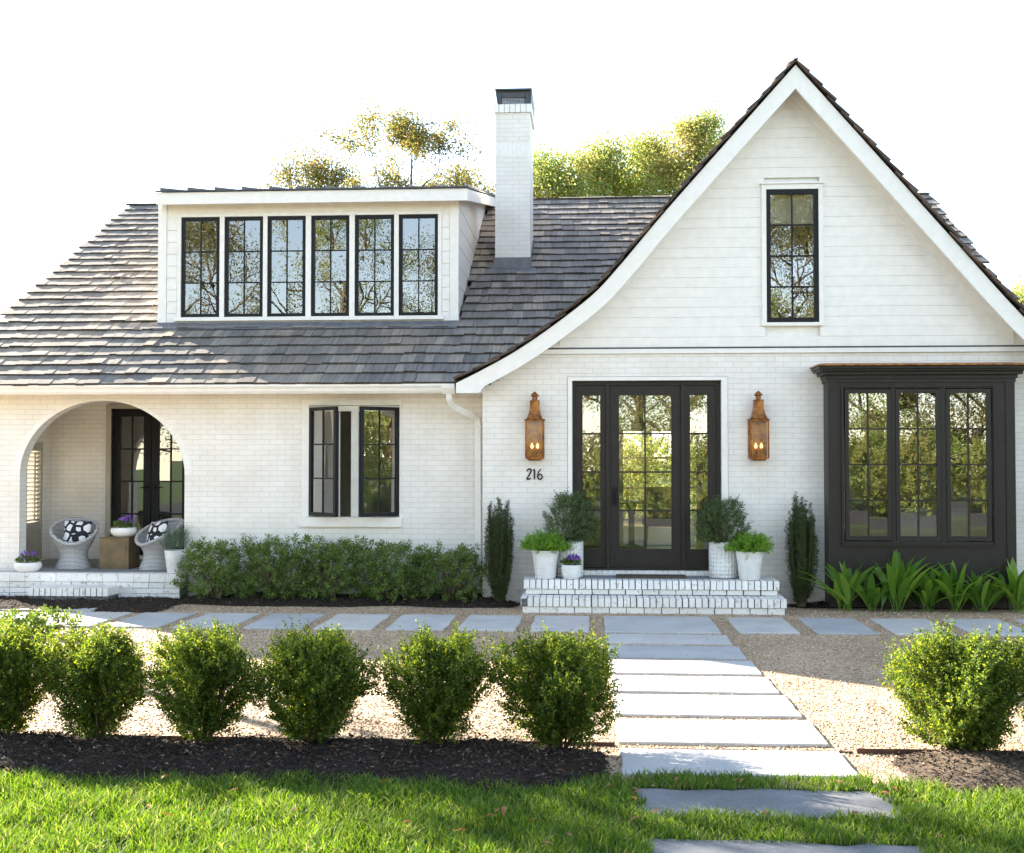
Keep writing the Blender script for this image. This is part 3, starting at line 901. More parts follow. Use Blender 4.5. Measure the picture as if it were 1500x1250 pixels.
# --- windows
def sash(mb, pb, x0, x1, z0, z1, y, cols, rows, fw=.06, depth=.05, mw=.018, tilt=0):
    mb.box(x0, x0 + fw, y, y + depth, z0, z1); mb.box(x1 - fw, x1, y, y + depth, z0, z1)
    mb.box(x0 + fw, x1 - fw, y, y + depth, z0, z0 + fw * 1.1); mb.box(x0 + fw, x1 - fw, y, y + depth, z1 - fw, z1)
    gx0, gx1, gz0, gz1 = x0 + fw, x1 - fw, z0 + fw * 1.1, z1 - fw
    ym, yd = y + depth * .22, y + depth * .72
    ex = [gx0 + (gx1 - gx0) * i / cols for i in range(cols + 1)]; ez = [gz0 + (gz1 - gz0) * i / rows for i in range(rows + 1)]
    for e in ex[1:-1]: mb.box(e - mw / 2, e + mw / 2, ym, yd, gz0, gz1)
    for e in ez[1:-1]:
        for a, b_ in zip(ex[:-1], ex[1:]): mb.box(a + (mw / 2 if a > gx0 else 0), b_ - (mw / 2 if b_ < gx1 else 0), ym + .002, yd - .002, e - mw / 2, e + mw / 2)
    yp = y + depth * .5
    for a, b_ in zip(ex[:-1], ex[1:]):                      # lites, each with its own slight lean
        for c, d in zip(ez[:-1], ez[1:]):
            q = [(rng.normal() * .0012) for _ in range(3)]
            pb.quad((a, yp + q[0] - q[1], c), (b_, yp + q[0] + q[1], c), (b_, yp + q[0] + q[1] + q[2], d), (a, yp + q[0] - q[1] + q[2], d))
def window(name, x0, x1, z0, z1, y, cols, rows, mat='black', parent=None, **kw):
    f, p_ = MB(), MB()
    sash(f, p_, x0, x1, z0, z1, y, cols, rows, **kw)
    w = part(name, f, mat, parent)
    obj('pane', p_.mesh('pane'), 'glass', w)
    return w

# porch double doors
for x0, x1 in ((-7.08, -6.505), (-6.495, -5.92)):
    d = window('porch_door', x0, x1, .37, 2.52, 17.69, 2, 4, fw=.11, mw=.022)
    h = MB(); xh = x1 - .05 if x0 < -6.8 else x0 + .05
    h.box(xh - .015, xh + .015, 17.675, 17.69, 1.28, 1.45); h.tube([(xh, 17.67, 1.36), (xh, 17.64, 1.36), (xh - .09 * (1 if x0 < -6.8 else -1), 17.64, 1.36)], .009)
    obj('handle', h.mesh('handle'), 'black', d)
pt = MB(); pt.box(-7.16, -7.085, 17.62, 17.66, .31, 2.58); pt.box(-5.915, -5.84, 17.62, 17.66, .31, 2.58); pt.box(-7.085, -5.915, 17.62, 17.66, 2.525, 2.58)
part('porch_door_trim', pt, 'shutter')

# left wing casement window
tw = MB()
tw.box(-3.752, -3.662, YL - .012, YL + .1, 1.03, 2.545); tw.box(-2.475, -2.462, YL - .012, YL + .1, 1.03, 2.545); tw.box(-3.662, -2.475, YL - .012, YL + .1, 2.475, 2.545)
tw.box(-3.78, -2.44, YL - .05, YL + .1, .905, 1.026)
tw.box(-3.658, -3.62, YL + .03, YL + .14, 1.03, 2.47); tw.box(-2.517, -2.479, YL + .03, YL + .14, 1.03, 2.47)
tw.box(-3.115, -3.02, YL + .03, YL + .14, 1.03, 2.47); tw.box(-3.62, -3.115, YL + .04, YL + .14, 2.40, 2.47); tw.box(-3.02, -2.517, YL + .04, YL + .14, 2.40, 2.47)
tw.box(-3.29, -3.275, YL + .10, YL + .13, 1.03, 2.40)
part('window_trim', tw, 'white')
for side in (-1, 1):                                        # both sashes stand open outwards
    f, p_ = MB(), MB()
    sash(f, p_, 0, .575, 0, 1.40, -.022, 2, 3, fw=.045, depth=.044)
    w = obj('casement_sash', f.mesh('casement_sash'), 'black', house)
    pn = obj('pane', p_.mesh('pane'), 'glass', w)
    hx = -3.645 if side < 0 else -2.492
    th = R(-42) if side < 0 else R(180 + 42)
    w.matrix_parent_inverse = Matrix.Translation(-Vector(house.location))
    w.location = (hx, YL + .005, 1.045); w.rotation_euler = (0, 0, th)

# --- gable siding boards above the brick, window opening left free
bd = MB()
SP = offset(PROF, .16)
GWX0, GWX1, GWZ0, GWZ1 = 2.165, 2.795, 3.47, 5.11
z = 3.165; k = 0
def span(z):
    """x range under the roof at height z"""
    i = np.argmax(SP[:, 1]); L_, R_ = SP[:i + 1], SP[i:]
    return np.interp(z, L_[:, 1], L_[:, 0]), np.interp(-z, -R_[:, 1], R_[:, 0])
while z < SP[:, 1].max() - .06:
    z1 = min(z + .1235, SP[:, 1].max() - .03); za, zb = z + .002, z1
    (a0, a1), (b0, b1) = span(za), span(zb)
    a0, b0, a1, b1 = max(a0, -1.36), max(b0, -1.36), min(a1, 6.32), min(b1, 6.32)
    yo = YG - .018 - .002 * math.sin(k * 2.1); segs = [((a0, a1), (b0, b1))]
    if zb > GWZ0 - .09 and za < GWZ1 + .09: segs = [((a0, GWX0 - .02), (b0, GWX0 - .02)), ((GWX1 + .02, a1), (GWX1 + .02, b1))]
    for (p0, p1), (q0, q1) in segs: bd.prism([(p0, za), (p1, za), (q1, zb), (q0, zb)], yo, YG + .02, 'y')
    z = z1; k += 1
part('gable_siding', bd, 'siding')
bk = MB()                                                   # sheathing behind the boards
a0, a1 = span(3.16)
wallp = [p for p in SP if p[1] > 3.2]
i = int(np.argmax([p[1] for p in wallp]))
for x0, x1, z0, z1 in ((-1.36, GWX0, 3.09, 99), (GWX0, GWX1, 3.09, GWZ0), (GWX0, GWX1, GWZ1, 99), (GWX1, 6.32, 3.09, 99)):
    xs = np.linspace(x0, x1, 30); zt = np.minimum(np.interp(xs, SP[:, 0], SP[:, 1]), z1)
    zt = np.maximum(zt, z0)
    bk.strip([(x, YG + .03, z0) for x in xs], [(x, YG + .03, q) for x, q in zip(xs, zt)])
part('gable_sheathing', bk, 'siding')
bt = MB(); bt.box(-1.00, 6.0, YG - .035, YG + .02, 3.088, 3.146); part('belt_board', bt, 'white')
fl = MB(); fl.box(-1.0, 5.98, YG - .042, YG + .02, 3.148, 3.162); part('belt_flashing', fl, 'dark_metal')

# rakes: barge boards, frieze, soffit, eave return
tp, bt_ = offset(PROF, .065), offset(PROF, .255)
n_ = 60
xs = np.concatenate([np.linspace(-1.66, 2.479, n_), np.linspace(2.479, 6.6, n_)[1:]])
zt = np.interp(xs, tp[:, 0], tp[:, 1]); zb = np.interp(xs, bt_[:, 0], bt_[:, 1])
zb = np.where(xs < -1.372, 2.586, zb); zb = np.where(xs > 6.33, np.minimum(zb, 2.5), zb); zb = np.minimum(zb, zt - .02)
bb = MB()
YF = 14.90
bb.strip([(x, YF, q) for x, q in zip(xs, zb)], [(x, YF, q) for x, q in zip(xs, zt)])
bb.strip([(x, YF, q) for x, q in zip(xs, zb)], [(x, YF + .045, q) for x, q in zip(xs, zb)])
bb.strip([(x, YF + .045, q) for x, q in zip(xs, zt)], [(x, YF + .045, q) for x, q in zip(xs, zb)])
bb.quad((-1.66, YF, 2.586), (-1.66, YF + .045, 2.586), (-1.66, YF + .045, float(zt[0])), (-1.66, YF, float(zt[0])))
part('barge_board', bb, 'white')
so = MB(); zs_ = np.interp(xs, *offset(PROF, .15).T)
so.strip([(x, YF + .045, q) for x, q in zip(xs, zs_)], [(x, YG - .0, q) for x, q in zip(xs, zs_)])
so.box(-1.655, -1.366, YF + .047, YL + .1, 2.60, 2.69)
part('rake_soffit', so, 'siding')
fz = MB(); zf1 = np.interp(xs, *offset(PROF, .155).T); zf0 = np.interp(xs, *offset(PROF, .27).T)
ok = (zf0 > 3.17)
fz.strip([(x, YG - .045, a) for x, a in zip(xs[ok], zf0[ok])], [(x, YG - .045, a) for x, a in zip(xs[ok], zf1[ok])])
fz.strip([(x, YG - .015, a) for x, a in zip(xs[ok], zf0[ok])], [(x, YG - .045, a) for x, a in zip(xs[ok], zf0[ok])])
part('frieze_board', fz, 'siding')

# gable window
gt = MB(); y0, y1 = YG - .05, YG + .03
gt.box(2.105, 2.16, y0, y1, 3.42, 5.175); gt.box(2.80, 2.855, y0, y1, 3.42, 5.175); gt.box(2.16, 2.80, y0, y1, 5.115, 5.175); gt.box(2.16, 2.80, y0, y1, 3.42, 3.462)
gt.box(2.09, 2.87, y0 - .02, y1, 5.178, 5.198)
part('window_trim', gt, 'white')
window('gable_window', 2.163, 2.797, 3.465, 5.112, YG - .028, 2, 4, fw=.052, depth=.07)

# --- entrance
et = MB()
et.box(DX0 + .004, -.242, YG - .012, YG + .1, .375, 2.80); et.box(1.604, DX1 - .004, YG - .012, YG + .1, .375, 2.80); et.box(-.242, 1.604, YG - .012, YG + .1, 2.755, 2.80)
part('entry_trim', et, 'white')
YD = YG + .08
ef = MB()
ex = [at(p, 700, YD)[0] for p in (838, 890.5, 1000.5, 1055)]
ef.box(ex[0], ex[0] + .045, YD, YD + .1, .42, 2.752); ef.box(ex[3] - .045, ex[3], YD, YD + .1, .42, 2.752)
ef.box(ex[0] + .045, ex[3] - .045, YD, YD + .1, 2.70, 2.752)
for e in ex[1:3]: ef.box(e - .022, e + .022, YD - .012, YD + .1, .42, 2.70)
ef.box(ex[0], ex[3], YD - .03, YD + .12, .395, .419)
part('entry_frame', ef, 'bronze_paint')
def door_leaf(name, x0, x1, gx0, gx1, cols, y):
    f, p_ = MB(), MB()
    g0, g1 = .655, 2.575
    f.box(x0, gx0, y, y + .05, .425, 2.695); f.box(gx1, x1, y, y + .05, .425, 2.695)
    f.box(gx0, gx1, y, y + .05, .425, g0); f.box(gx0, gx1, y, y + .05, g1, 2.695)
    f.box(x0 + .05, x1 - .05, y - .006, y + .002, .455, .60)                       # bottom panel
    f.box(gx0 - .012, gx0, y - .008, y, g0 - .012, g1 + .012); f.box(gx1, gx1 + .012, y - .008, y, g0 - .012, g1 + .012)
    exs = [gx0 + (gx1 - gx0) * i / cols for i in range(cols + 1)]; ez = [g0 + (g1 - g0) * i / 4 for i in range(5)]
    for e in exs[1:-1]: f.box(e - .01, e + .01, y + .01, y + .04, g0, g1)
    for e in ez[1:-1]:
        for a, b_ in zip(exs[:-1], exs[1:]): f.box(a + (.01 if a > gx0 else 0), b_ - (.01 if b_ < gx1 else 0), y + .012, y + .038, e - .01, e + .01)
    for a, b_ in zip(exs[:-1], exs[1:]):
        for c, d in zip(ez[:-1], ez[1:]):
            q = [(rng.normal() * .0012) for _ in range(3)]
            p_.quad((a, y + .025 + q[0] - q[1], c), (b_, y + .025 + q[0] + q[1], c), (b_, y + .025 + q[0] + q[1] + q[2], d), (a, y + .025 + q[0] - q[1] + q[2], d))
    o = part(name, f, 'bronze_paint'); obj('pane', p_.mesh('pane'), 'glass', o)
    return o
AXD = lambda p: at(p, 700, YD + .02)[0]
door_leaf('sidelight', ex[0] + .047, ex[1] - .024, AXD(853.5), AXD(879.3), 1, YD + .015)
fd = door_leaf('front_door', ex[1] + .024, ex[2] - .024, AXD(907), AXD(983.5), 2, YD + .02)
door_leaf('sidelight', ex[2] + .024, ex[3] - .047, AXD(1011), AXD(1036.5), 1, YD + .015)
hb = MB(); hx = AXD(900.5)
hb.box(hx - .028, hx + .028, YD + .005, YD + .018, 1.20, 1.42); hb.box(hx - .02, hx + .02, YD - .012, YD + .004, 1.37, 1.41)
hb.tube([(hx, YD + .004, 1.345), (hx, YD - .04, 1.33), (hx, YD - .045, 1.26), (hx, YD + .004, 1.24)], .009, 6)
obj('handle', hb.mesh('handle'), 'black', fd)

# --- bay window: box projecting from the wall
BX0, BX1, YBAY, BZ1 = 2.85, 5.035, 14.95, 2.735
bx = MB()
S = [(3.045, 3.595), (3.645, 4.175), (4.24, 4.765)]
SZ0, SZ1 = .80, 2.615
bx.box(BX0, S[0][0] - .012, YBAY, YBAY + .06, 0, BZ1); bx.box(S[2][1] + .012, BX1, YBAY, YBAY + .06, 0, BZ1)
bx.box(S[0][0] - .012, S[2][1] + .012, YBAY, YBAY + .06, 0, SZ0 - .012); bx.box(S[0][0] - .012, S[2][1] + .012, YBAY, YBAY + .06, SZ1 + .012, BZ1)
for a, b_ in ((S[0][1], S[1][0]), (S[1][1], S[2][0])): bx.box(a + .004, b_ - .004, YBAY + .004, YBAY + .06, SZ0 - .012, SZ1 + .012)
bx.box(BX0, BX0 + .05, YBAY + .06, YG, 0, BZ1); bx.box(BX1 - .05, BX1, YBAY + .06, YG, 0, BZ1)
bx.box(BX0 + .05, BX1 - .05, YBAY + .06, YG, 2.66, BZ1); bx.box(BX0 + .05, BX1 - .05, YBAY + .06, YG, .55, .75)
# raised moulding round the sashes, corner boards
mo = .02
bx.box(3.0, 3.022, YBAY - mo, YBAY, .755, 2.665); bx.box(4.79, 4.812, YBAY - mo, YBAY, .755, 2.665)
bx.box(3.022, 4.79, YBAY - mo, YBAY, 2.643, 2.665); bx.box(2.99, 4.822, YBAY - .035, YBAY, .735, .755)
bx.box(BX0 - .008, BX0 + .10, YBAY - .012, YBAY, 0, BZ1 - .01); bx.box(BX1 - .10, BX1 + .008, YBAY - .012, YBAY, 0, BZ1 - .01)
bx.box(BX0 + .16, BX1 - .16, YBAY - .008, YBAY, .14, .60)
part('bay_window', bx, 'bronze_paint')
for a, b_ in S: window('bay_sash', a, b_, SZ0, SZ1, YBAY - .004, 2, 4, 'bronze_paint', fw=.047, depth=.05)
cn = MB()                                                   # cornice: stacked mouldings returning to the wall
for dx, y_, z0, z1 in ((.02, .02, 2.70, 2.74), (.035, .04, 2.742, 2.785), (.08, .10, 2.788, 2.828), (.125, .16, 2.83, 2.852), (.145, .20, 2.854, 2.885)):
    cn.box(BX0 - dx, BX1 + dx, YBAY - y_, YG - .002, z0, z1)
part('bay_cornice', cn, 'bronze_paint')
cp = MB(); e = .165
v = [(BX0 - e, YBAY - .24, 2.888), (BX1 + e, YBAY - .24, 2.888), (BX1 + e, YG - .002, 2.888), (BX0 - e, YG - .002, 2.888), (BX0 - .02, YG - .05, 2.955), (BX1 + .02, YG - .05, 2.955), (BX1 + .02, YG - .002, 2.955), (BX0 - .02, YG - .002, 2.955)]
vb = [(x, y, zz + .014) if zz < 2.9 else (x, y, zz) for x, y, zz in v]
cp.quad(v[3], v[2], v[1], v[0]); cp.quad(vb[0], vb[1], v[5], v[4]); cp.quad(v[4], v[5], v[6], v[7]); cp.quad(vb[0], v[4], v[7], vb[3]); cp.quad(vb[1], vb[2], v[6], v[5])
cp.quad(v[0], v[1], vb[1], vb[0]); cp.quad(v[3], v[0], vb[0], vb[3]); cp.quad(v[1], v[2], vb[2], vb[1])
part('bay_roof', cp, 'copper')

# --- main roof
EY, EZ, SLO = 15.10, 2.705, .5497
RY, RZ = 22.0, 2.705 + .5497 * (22.0 - 15.10)
def mz(y): return EZ + SLO * (y - EY)
ang = math.atan(SLO); U = np.array([0, math.cos(ang), math.sin(ang)]); N = np.array([0, -math.sin(ang), math.cos(ang)])
DO = (-6.10, -1.84, 16.83)                                  # dormer: x0, x1, front
def free(x, y):
    g_ = gz(x)
    inside = (x > -1.69) & (x < 6.66) & (mz(y) < g_ - .10)
    dorm = (x > DO[0] + .02) & (x < DO[1] - .02) & (y > DO[2] + .03)
    chim = (x > -1.46) & (x < -.96) & (y > 18.78) & (y < 19.7)
    return ~(inside | dorm | chim)
dk = MB()
xs = np.arange(-8.55, 5.83, .1); ys = np.arange(EY + .05, RY, .1)
for x in xs:
    for y in ys:
        y1 = min(y + .1, RY)
        if free(np.array(x + .05), np.array(y + .05)) or (mz(y) > gz(x + .05) - .25 and free(np.array(x + .05), np.array(y + .35)) and not (DO[0] < x + .05 < DO[1] and y > DO[2])):
            dk.quad((x, y, mz(y) - .03), (x + .1, y, mz(y) - .03), (x + .1, y1, mz(y1) - .03), (x, y1, mz(y1) - .03))
dk.quad((-8.55, RY, RZ - .03), (5.83, RY, RZ - .03), (5.83, YB + .4, RZ - .03 - SLO * (YB + .4 - RY)), (-8.55, YB + .4, RZ - .03 - SLO * (YB + .4 - RY)))
for (a, b_) in ((GLEFT[::4], 0), (GRIGHT[::4], 0)):
    a = a + np.array([0, -.035])
    dk.strip([(p[0], YF + .05, p[1]) for p in a], [(p[0], 22.2, p[1]) for p in a])
roof = part('roof', dk, 'dark_wood')

def shingles(P0, Wd, Ud, Nd, wid, lng, thk, lift=.012):
    """boxes: P0 butt corner, Wd width dir, Ud up-slope dir, Nd normal (arrays n x 3)"""
    c = lambda a: a[:, None]
    b0 = P0 + Nd * lift; b1 = b0 + Wd * c(wid)
    t0 = b0 + Nd * c(thk); t1 = b1 + Nd * c(thk)
    ub0 = P0 + Ud * c(lng) - Nd * .012; ub1 = ub0 + Wd * c(wid); ut0 = P0 + Ud * c(lng) + Nd * .001; ut1 = ut0 + Wd * c(wid)
    V = np.stack([b0, b1, ub1, ub0, t0, t1, ut1, ut0], 1).reshape(-1, 3)
    k = (np.arange(len(P0)) * 8)[:, None, None]
    F = (np.array([(0, 3, 2, 1), (4, 5, 6, 7), (0, 1, 5, 4), (1, 2, 6, 5), (2, 3, 7, 6), (3, 0, 4, 7)])[None] + k).reshape(-1, 4)
    return V, F
g = np.random.default_rng(21)
rows = []
EXPO = .2985
nrow = int(math.hypot(RY - EY, RZ - EZ) / EXPO) + 1
for i in range(nrow):
    s0 = i * EXPO; x = -8.58 + g.uniform(0, .1)
    wav = g.uniform(0, 6.28, 2)
    while x < 5.86:
        w = g.choice([.10, .13, .15, .17, .19, .22]) * g.uniform(.92, 1.08)
        s = s0 + g.normal() * .006 + .006 * math.sin(x * 1.7 + wav[0]) + (g.uniform(-.02, .03) if g.uniform() < .06 else 0)
        y = EY + U[1] * s; yc = EY + U[1] * (s + .14)
        if free(np.array(x + w / 2), np.array(yc)): rows.append((x, y, EZ + U[2] * s, w - .0015 - g.uniform(0, .003), min(.44, max(.2, math.hypot(RY - EY, RZ - EZ) - s + .02)), g.uniform(.021, .031) + (g.uniform(.005, .014) if g.uniform() < .06 else 0)))
        x += w
A = np.array(rows); n_ = len(A)
tl = g.normal(size=n_) * .006
Wd = nrm(np.stack([np.ones(n_), tl, 0 * tl + g.normal(size=n_) * .0006], 1)); Ud = np.tile(U, (n_, 1)) + np.stack([-tl * .8, 0 * tl, 0 * tl], 1)
V1, F1 = shingles(A[:, :3], Wd, Ud, np.tile(N, (n_, 1)), A[:, 3], A[:, 4], A[:, 5])
# ridge caps
rr = []
x = -8.55
while x < 5.83:
    if not (x > 2.3 and x < 2.7): rr.append(x)
    x += .21
rr = np.array(rr); n_ = len(rr)
P0 = np.stack([rr, np.full(n_, RY - .11), np.full(n_, RZ - .052)], 1)
V2, F2 = shingles(P0, np.tile([1., 0, 0], (n_, 1)), np.tile(U, (n_, 1)), np.tile(N, (n_, 1)), np.full(n_, .205), np.full(n_, .125), g.uniform(.03, .042, n_))
me = mesh_np('main_shingles', np.concatenate([V1, V2]), np.concatenate([F1, F2 + len(V1)]))
me.materials.append(M['shingle']); me.materials.append(M['end_grain_shade'])
mi = np.zeros(len(me.polygons), np.int32); mi[2::6] = 1  # butt faces get the end grain with the painted shadow
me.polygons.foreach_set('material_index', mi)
obj('main_shingles', me, None, roof)
# gable roof shingles: courses follow the curved profile, their ends show along the rake
VV, FF, off = [], [], 0
for pr in (GLEFT, GRIGHT[::-1]):
    seg = np.linalg.norm(np.diff(pr, axis=0), axis=1); S_ = np.concatenate([[0], np.cumsum(seg)])
    s = 0
    while s < S_[-1] - .05:
        e = min(s + .36, S_[-1])
        p0 = np.array([np.interp(s, S_, pr[:, 0]), np.interp(s, S_, pr[:, 1])]); p1 = np.array([np.interp(e, S_, pr[:, 0]), np.interp(e, S_, pr[:, 1])])
        u = nrm(p1 - p0); nn = np.array([-u[1], u[0]]) if u[0] > 0 else np.array([u[1], -u[0]])
        y = YF - .045; rws = []
        while y < 21.9:
            w = g.uniform(.12, .22)
            if p0[1] > mz(y) - .25 or y < EY + .3: rws.append((y, w))
            y += w
        k = len(rws); a = np.array(rws)
        P0 = np.stack([np.full(k, p0[0] - nn[0] * .03), a[:, 0], np.full(k, p0[1] - nn[1] * .03)], 1) + np.stack([u[0] * g.normal(size=k) * .008, 0 * a[:, 0], u[1] * g.normal(size=k) * .008], 1)
        q = shingles(P0, np.tile([0, 1., 0], (k, 1)), np.tile([u[0], 0, u[1]], (k, 1)), np.tile([nn[0], 0, nn[1]], (k, 1)), a[:, 1] - .005, np.full(k, np.linalg.norm(p1 - p0)), g.uniform(.026, .036, k))
        VV.append(q[0]); FF.append(q[1] + off); off += len(q[0])
        s += .245
obj('gable_shingles', mesh_np('gable_shingles', np.concatenate(VV), np.concatenate(FF)), 'shingle_brown', roof)
# trim along the eave and the left rake, soffit
tr_ = MB()
tr_.box(-8.55, -1.70, EY + .11, EY + .14, 2.60, 2.74); tr_.box(-8.5, -1.37, EY + .14, YL, 2.625, 2.645)
for xr in (-8.53, 5.78):
    rk = MB(); rk.prism([(EY + .1, mz(EY + .1) - .04), (RY, RZ - .04), (RY, RZ - .22), (EY + .1, mz(EY + .1) - .22)], xr, xr + .03, 'x'); part('rake_trim', rk, 'white')
part('eave_trim', tr_, 'white')
gu = MB()
prof = [(EY + .11, 2.60), (EY + .055, 2.60), (EY + .03, 2.63), (EY + .02, 2.66), (EY - .005, 2.69), (EY - .005, 2.715), (EY + .008, 2.715), (EY + .008, 2.70), (EY + .035, 2.66), (EY + .05, 2.615), (EY + .11, 2.615)]
gu.prism(prof, -8.56, -1.80, 'x')
gut = part('gutter', gu, 'white')
dsp = MB()
dsp.prism([(EY - .01, 2.715), (EY + .11, 2.715), (EY + .11, 2.66), (EY + .09, 2.59), (EY + .03, 2.59), (EY - .01, 2.66)], -1.86, -1.70, 'x')
def rect_tube(mb, pts, wx, wy):
    pts = [Vector(p) for p in pts]; k = len(mb.v)
    for i, p in enumerate(pts):
        d = (pts[min(i + 1, len(pts) - 1)] - pts[max(i - 1, 0)]).normalized()
        a = d.cross(Vector((0, -1, 0))).normalized(); b_ = d.cross(a).normalized()
        for u, v in ((-1, -1), (1, -1), (1, 1), (-1, 1)): mb.v.append(tuple(p + a * u * wx + b_ * v * wy))
    for i in range(len(pts) - 1):
        for j in range(4): mb.f.append((k + i * 4 + j, k + i * 4 + (j + 1) % 4, k + i * 4 + 4 + (j + 1) % 4, k + i * 4 + 4 + j))
pp = [(-1.775, EY + .06, 2.60), (-1.775, EY + .07, 2.53), (-1.755, EY + .12, 2.47), (-1.70, EY + .2, 2.42), (-1.53, EY + .42, 2.335), (-1.475, EY + .49, 2.295), (-1.455, EY + .505, 2.24), (-1.452, EY + .505, 1.2), (-1.452, EY + .505, .1)]
rect_tube(dsp, pp, .038, .03)
for z_ in (2.18, 1.25, .5): dsp.box(-1.498, -1.406, EY + .468, EY + .545, z_, z_ + .025)
obj('downspout', dsp.mesh('downspout'), 'white', gut, bevel=.004)

# --- chimney
cb = MB()
CX0, CX1, CY0, CY1 = -1.483, -.943, 18.74, 19.74
wallc = [(CX0, CX1, CY0, CY1, 4.5, 7.14)]
cb.box(*wallc[0])
chm = part('chimney', cb, 'brick')
cr = MB()                                                   # rowlock crown and soldier band as single bricks
for i in range(7):
    w = (CX1 - CX0 + .05) / 7
    cr.box(CX0 - .025 + i * w + .003, CX0 - .025 + (i + 1) * w - .003, CY0 - .025, CY0 + .12, 7.142, 7.272)
for i in range(12): cr.box(CX1 - .1, CX1 + .025, CY0 + .13 + i * .075 + .003, CY0 + .13 + (i + 1) * .075 - .003, 7.142, 7.272)
cr.box(CX0 - .02, CX1 - .11, CY0 + .13, CY1 + .02, 7.142, 7.268)
for i in range(8): cr.box(CX0 + i * .0675 + .003, CX0 + (i + 1) * .0675 - .003, CY0 - .004, CY0 + .05, 6.46, 6.675)
obj('crown', cr.mesh('crown'), 'white', chm, bevel=.004)
cc = MB()
cc.box(CX0 + .0, CX1 + .03, CY0 - .03, CY1, 7.49, 7.515)
cc.prism([(CX0 + .01, 7.49), (CX0 + .10, 7.49), (CX0 + .09, 7.272), (CX0 + .045, 7.272)], CY0 + .02, CY0 + .06, 'y')
cc.prism([(CX1 + .02, 7.49), (CX1 - .07, 7.49), (CX1 - .06, 7.272), (CX1 + .01, 7.272)], CY0 + .02, CY0 + .06, 'y')
cc.prism([(CX0, 7.49), (CX0 + .025, 7.49), (CX0 + .05, 7.272), (CX0 + .035, 7.272)], CY0 - .01, CY1, 'y')
cc.prism([(CX1 + .03, 7.49), (CX1 + .005, 7.49), (CX1 + .0, 7.272), (CX1 + .018, 7.272)], CY0 - .01, CY1, 'y')
cc.box(CX0 + .1, CX1 - .07, CY1 - .1, CY1 - .06, 7.272, 7.49)
cc.box(CX0 + .10, CX1 - .07, CY0 + .03, CY0 + .05, 7.39, 7.49)
obj('chimney_cap', cc.mesh('chimney_cap'), 'dark_metal', chm)
cs = MB()
for i in range(15): cs.box(CX0 + .105 + i * .0235, CX0 + .109 + i * .0235, CY0 + .052, CY0 + .056, 7.272, 7.40)
for i in range(6): cs.box(CX0 + .10, CX1 - .07, CY0 + .057, CY0 + .061, 7.28 + i * .02, 7.284 + i * .02)
obj('spark_screen', cs.mesh('spark_screen'), 'screen', chm)
cf = MB(); cf.box(CX0 - .02, CX1 + .02, CY0 - .03, CY0 - .002, 4.66, 4.89)
cf.quad((CX0 - .08, CY0 - .16, mz(CY0 - .16) + .03), (CX1 + .08, CY0 - .16, mz(CY0 - .16) + .03), (CX1 + .08, CY0 - .0, mz(CY0) + .035), (CX0 - .08, CY0, mz(CY0) + .035))
for i in range(6):
    y = CY0 + i * .16; cf.box(CX1 + .001, CX1 + .012, y, y + .155, mz(y) - .02, mz(y) + .16)
obj('flashing', cf.mesh('flashing'), 'lead', chm)

# --- shed dormer
DX, DE, DY = -6.10, -1.84, 16.83
DW = [(at(p, 400, DY)[0], at(q, 400, DY)[0]) for p, q in ((265.5, 321.5), (329, 385), (392, 447.5), (456, 511.5), (520, 577), (584.5, 641.5))]
DZ0_, DZ1_ = 3.772, 5.188
dm = MB()
wall(dm, DX + .1, DE - .10, 3.60, 5.44, DY, DY + .12, [(DW[0][0] - .01, DW[5][1] + .01, DZ0_ - .01, DZ1_ + .01)])
z = 3.66
while z < 5.16:                                              # lap boards left and right of the windows
    for x0, x1 in ((DX + .125, DW[0][0] - .06), (DW[5][1] + .06, DE - .125)):
        dm.prism([(DY - .016, z + .003), (DY, z + .003), (DY, z + .165), (DY - .008, z + .165)], x0, x1, 'x')
    z += .168
dm.prism([(DY + .0, 3.56), (21.95, 6.46), (21.95, 6.46), (DY + .0, 5.46)], DX + .03, DX + .1, 'x')
dm.prism([(DY + .12, 3.62), (21.9, 6.42), (DY + .12, 5.44)], DE - .1, DE - .03, 'x')
for i in range(13):                                          # boards of the right cheek
    z = 3.66 + .14 * i
    y1 = min(21.8, EY + (z - EZ) / SLO)
    y0 = DY + .1
    if y1 > y0 + .1: dm.prism([(y0, z + .004), (y1, z + .004), (min(21.8, y1 + .25), z + .138), (y0, z + .138)], DE - .035, DE - .018 - .004 * (i % 2), 'x')
part('dormer_wall', dm, 'siding')
dt = MB()
dt.box(DX, DX + .12, DY - .025, DY - .0, 3.60, 5.40); dt.box(DE - .12, DE, DY - .025, DY, 3.60, 5.40); dt.box(DE - .028, DE + .0, DY, DY + .1, 3.63, 5.40)
x0, x1 = DW[0][0], DW[5][1]
dt.box(x0 - .055, x0 - .002, DY - .02, DY + .03, DZ0_, DZ1_ + .05); dt.box(x1 + .002, x1 + .055, DY - .02, DY + .03, DZ0_, DZ1_ + .05); dt.box(x0 - .002, x1 + .002, DY - .02, DY + .03, DZ1_ + .003, DZ1_ + .05)
for a, b_ in zip(DW[:-1], DW[1:]): dt.box(a[1] + .004, b_[0] - .004, DY - .014, DY + .06, DZ0_ - .0, DZ1_ + .002)
dt.box(x0 - .085, x1 + .085, DY - .06, DY + .03, DZ0_ - .055, DZ0_ - .003)
FY = 16.56                                                   # fascia and soffit of the dormer roof
dt.box(DX + .06, DE + .15, FY, FY + .03, 5.32, 5.485); dt.box(DX + .08, DE + .13, FY + .03, DY, 5.37, 5.40)
def dzr(y): return 5.505 + (RZ + .03 - 5.505) * (y - FY) / (RY - FY)
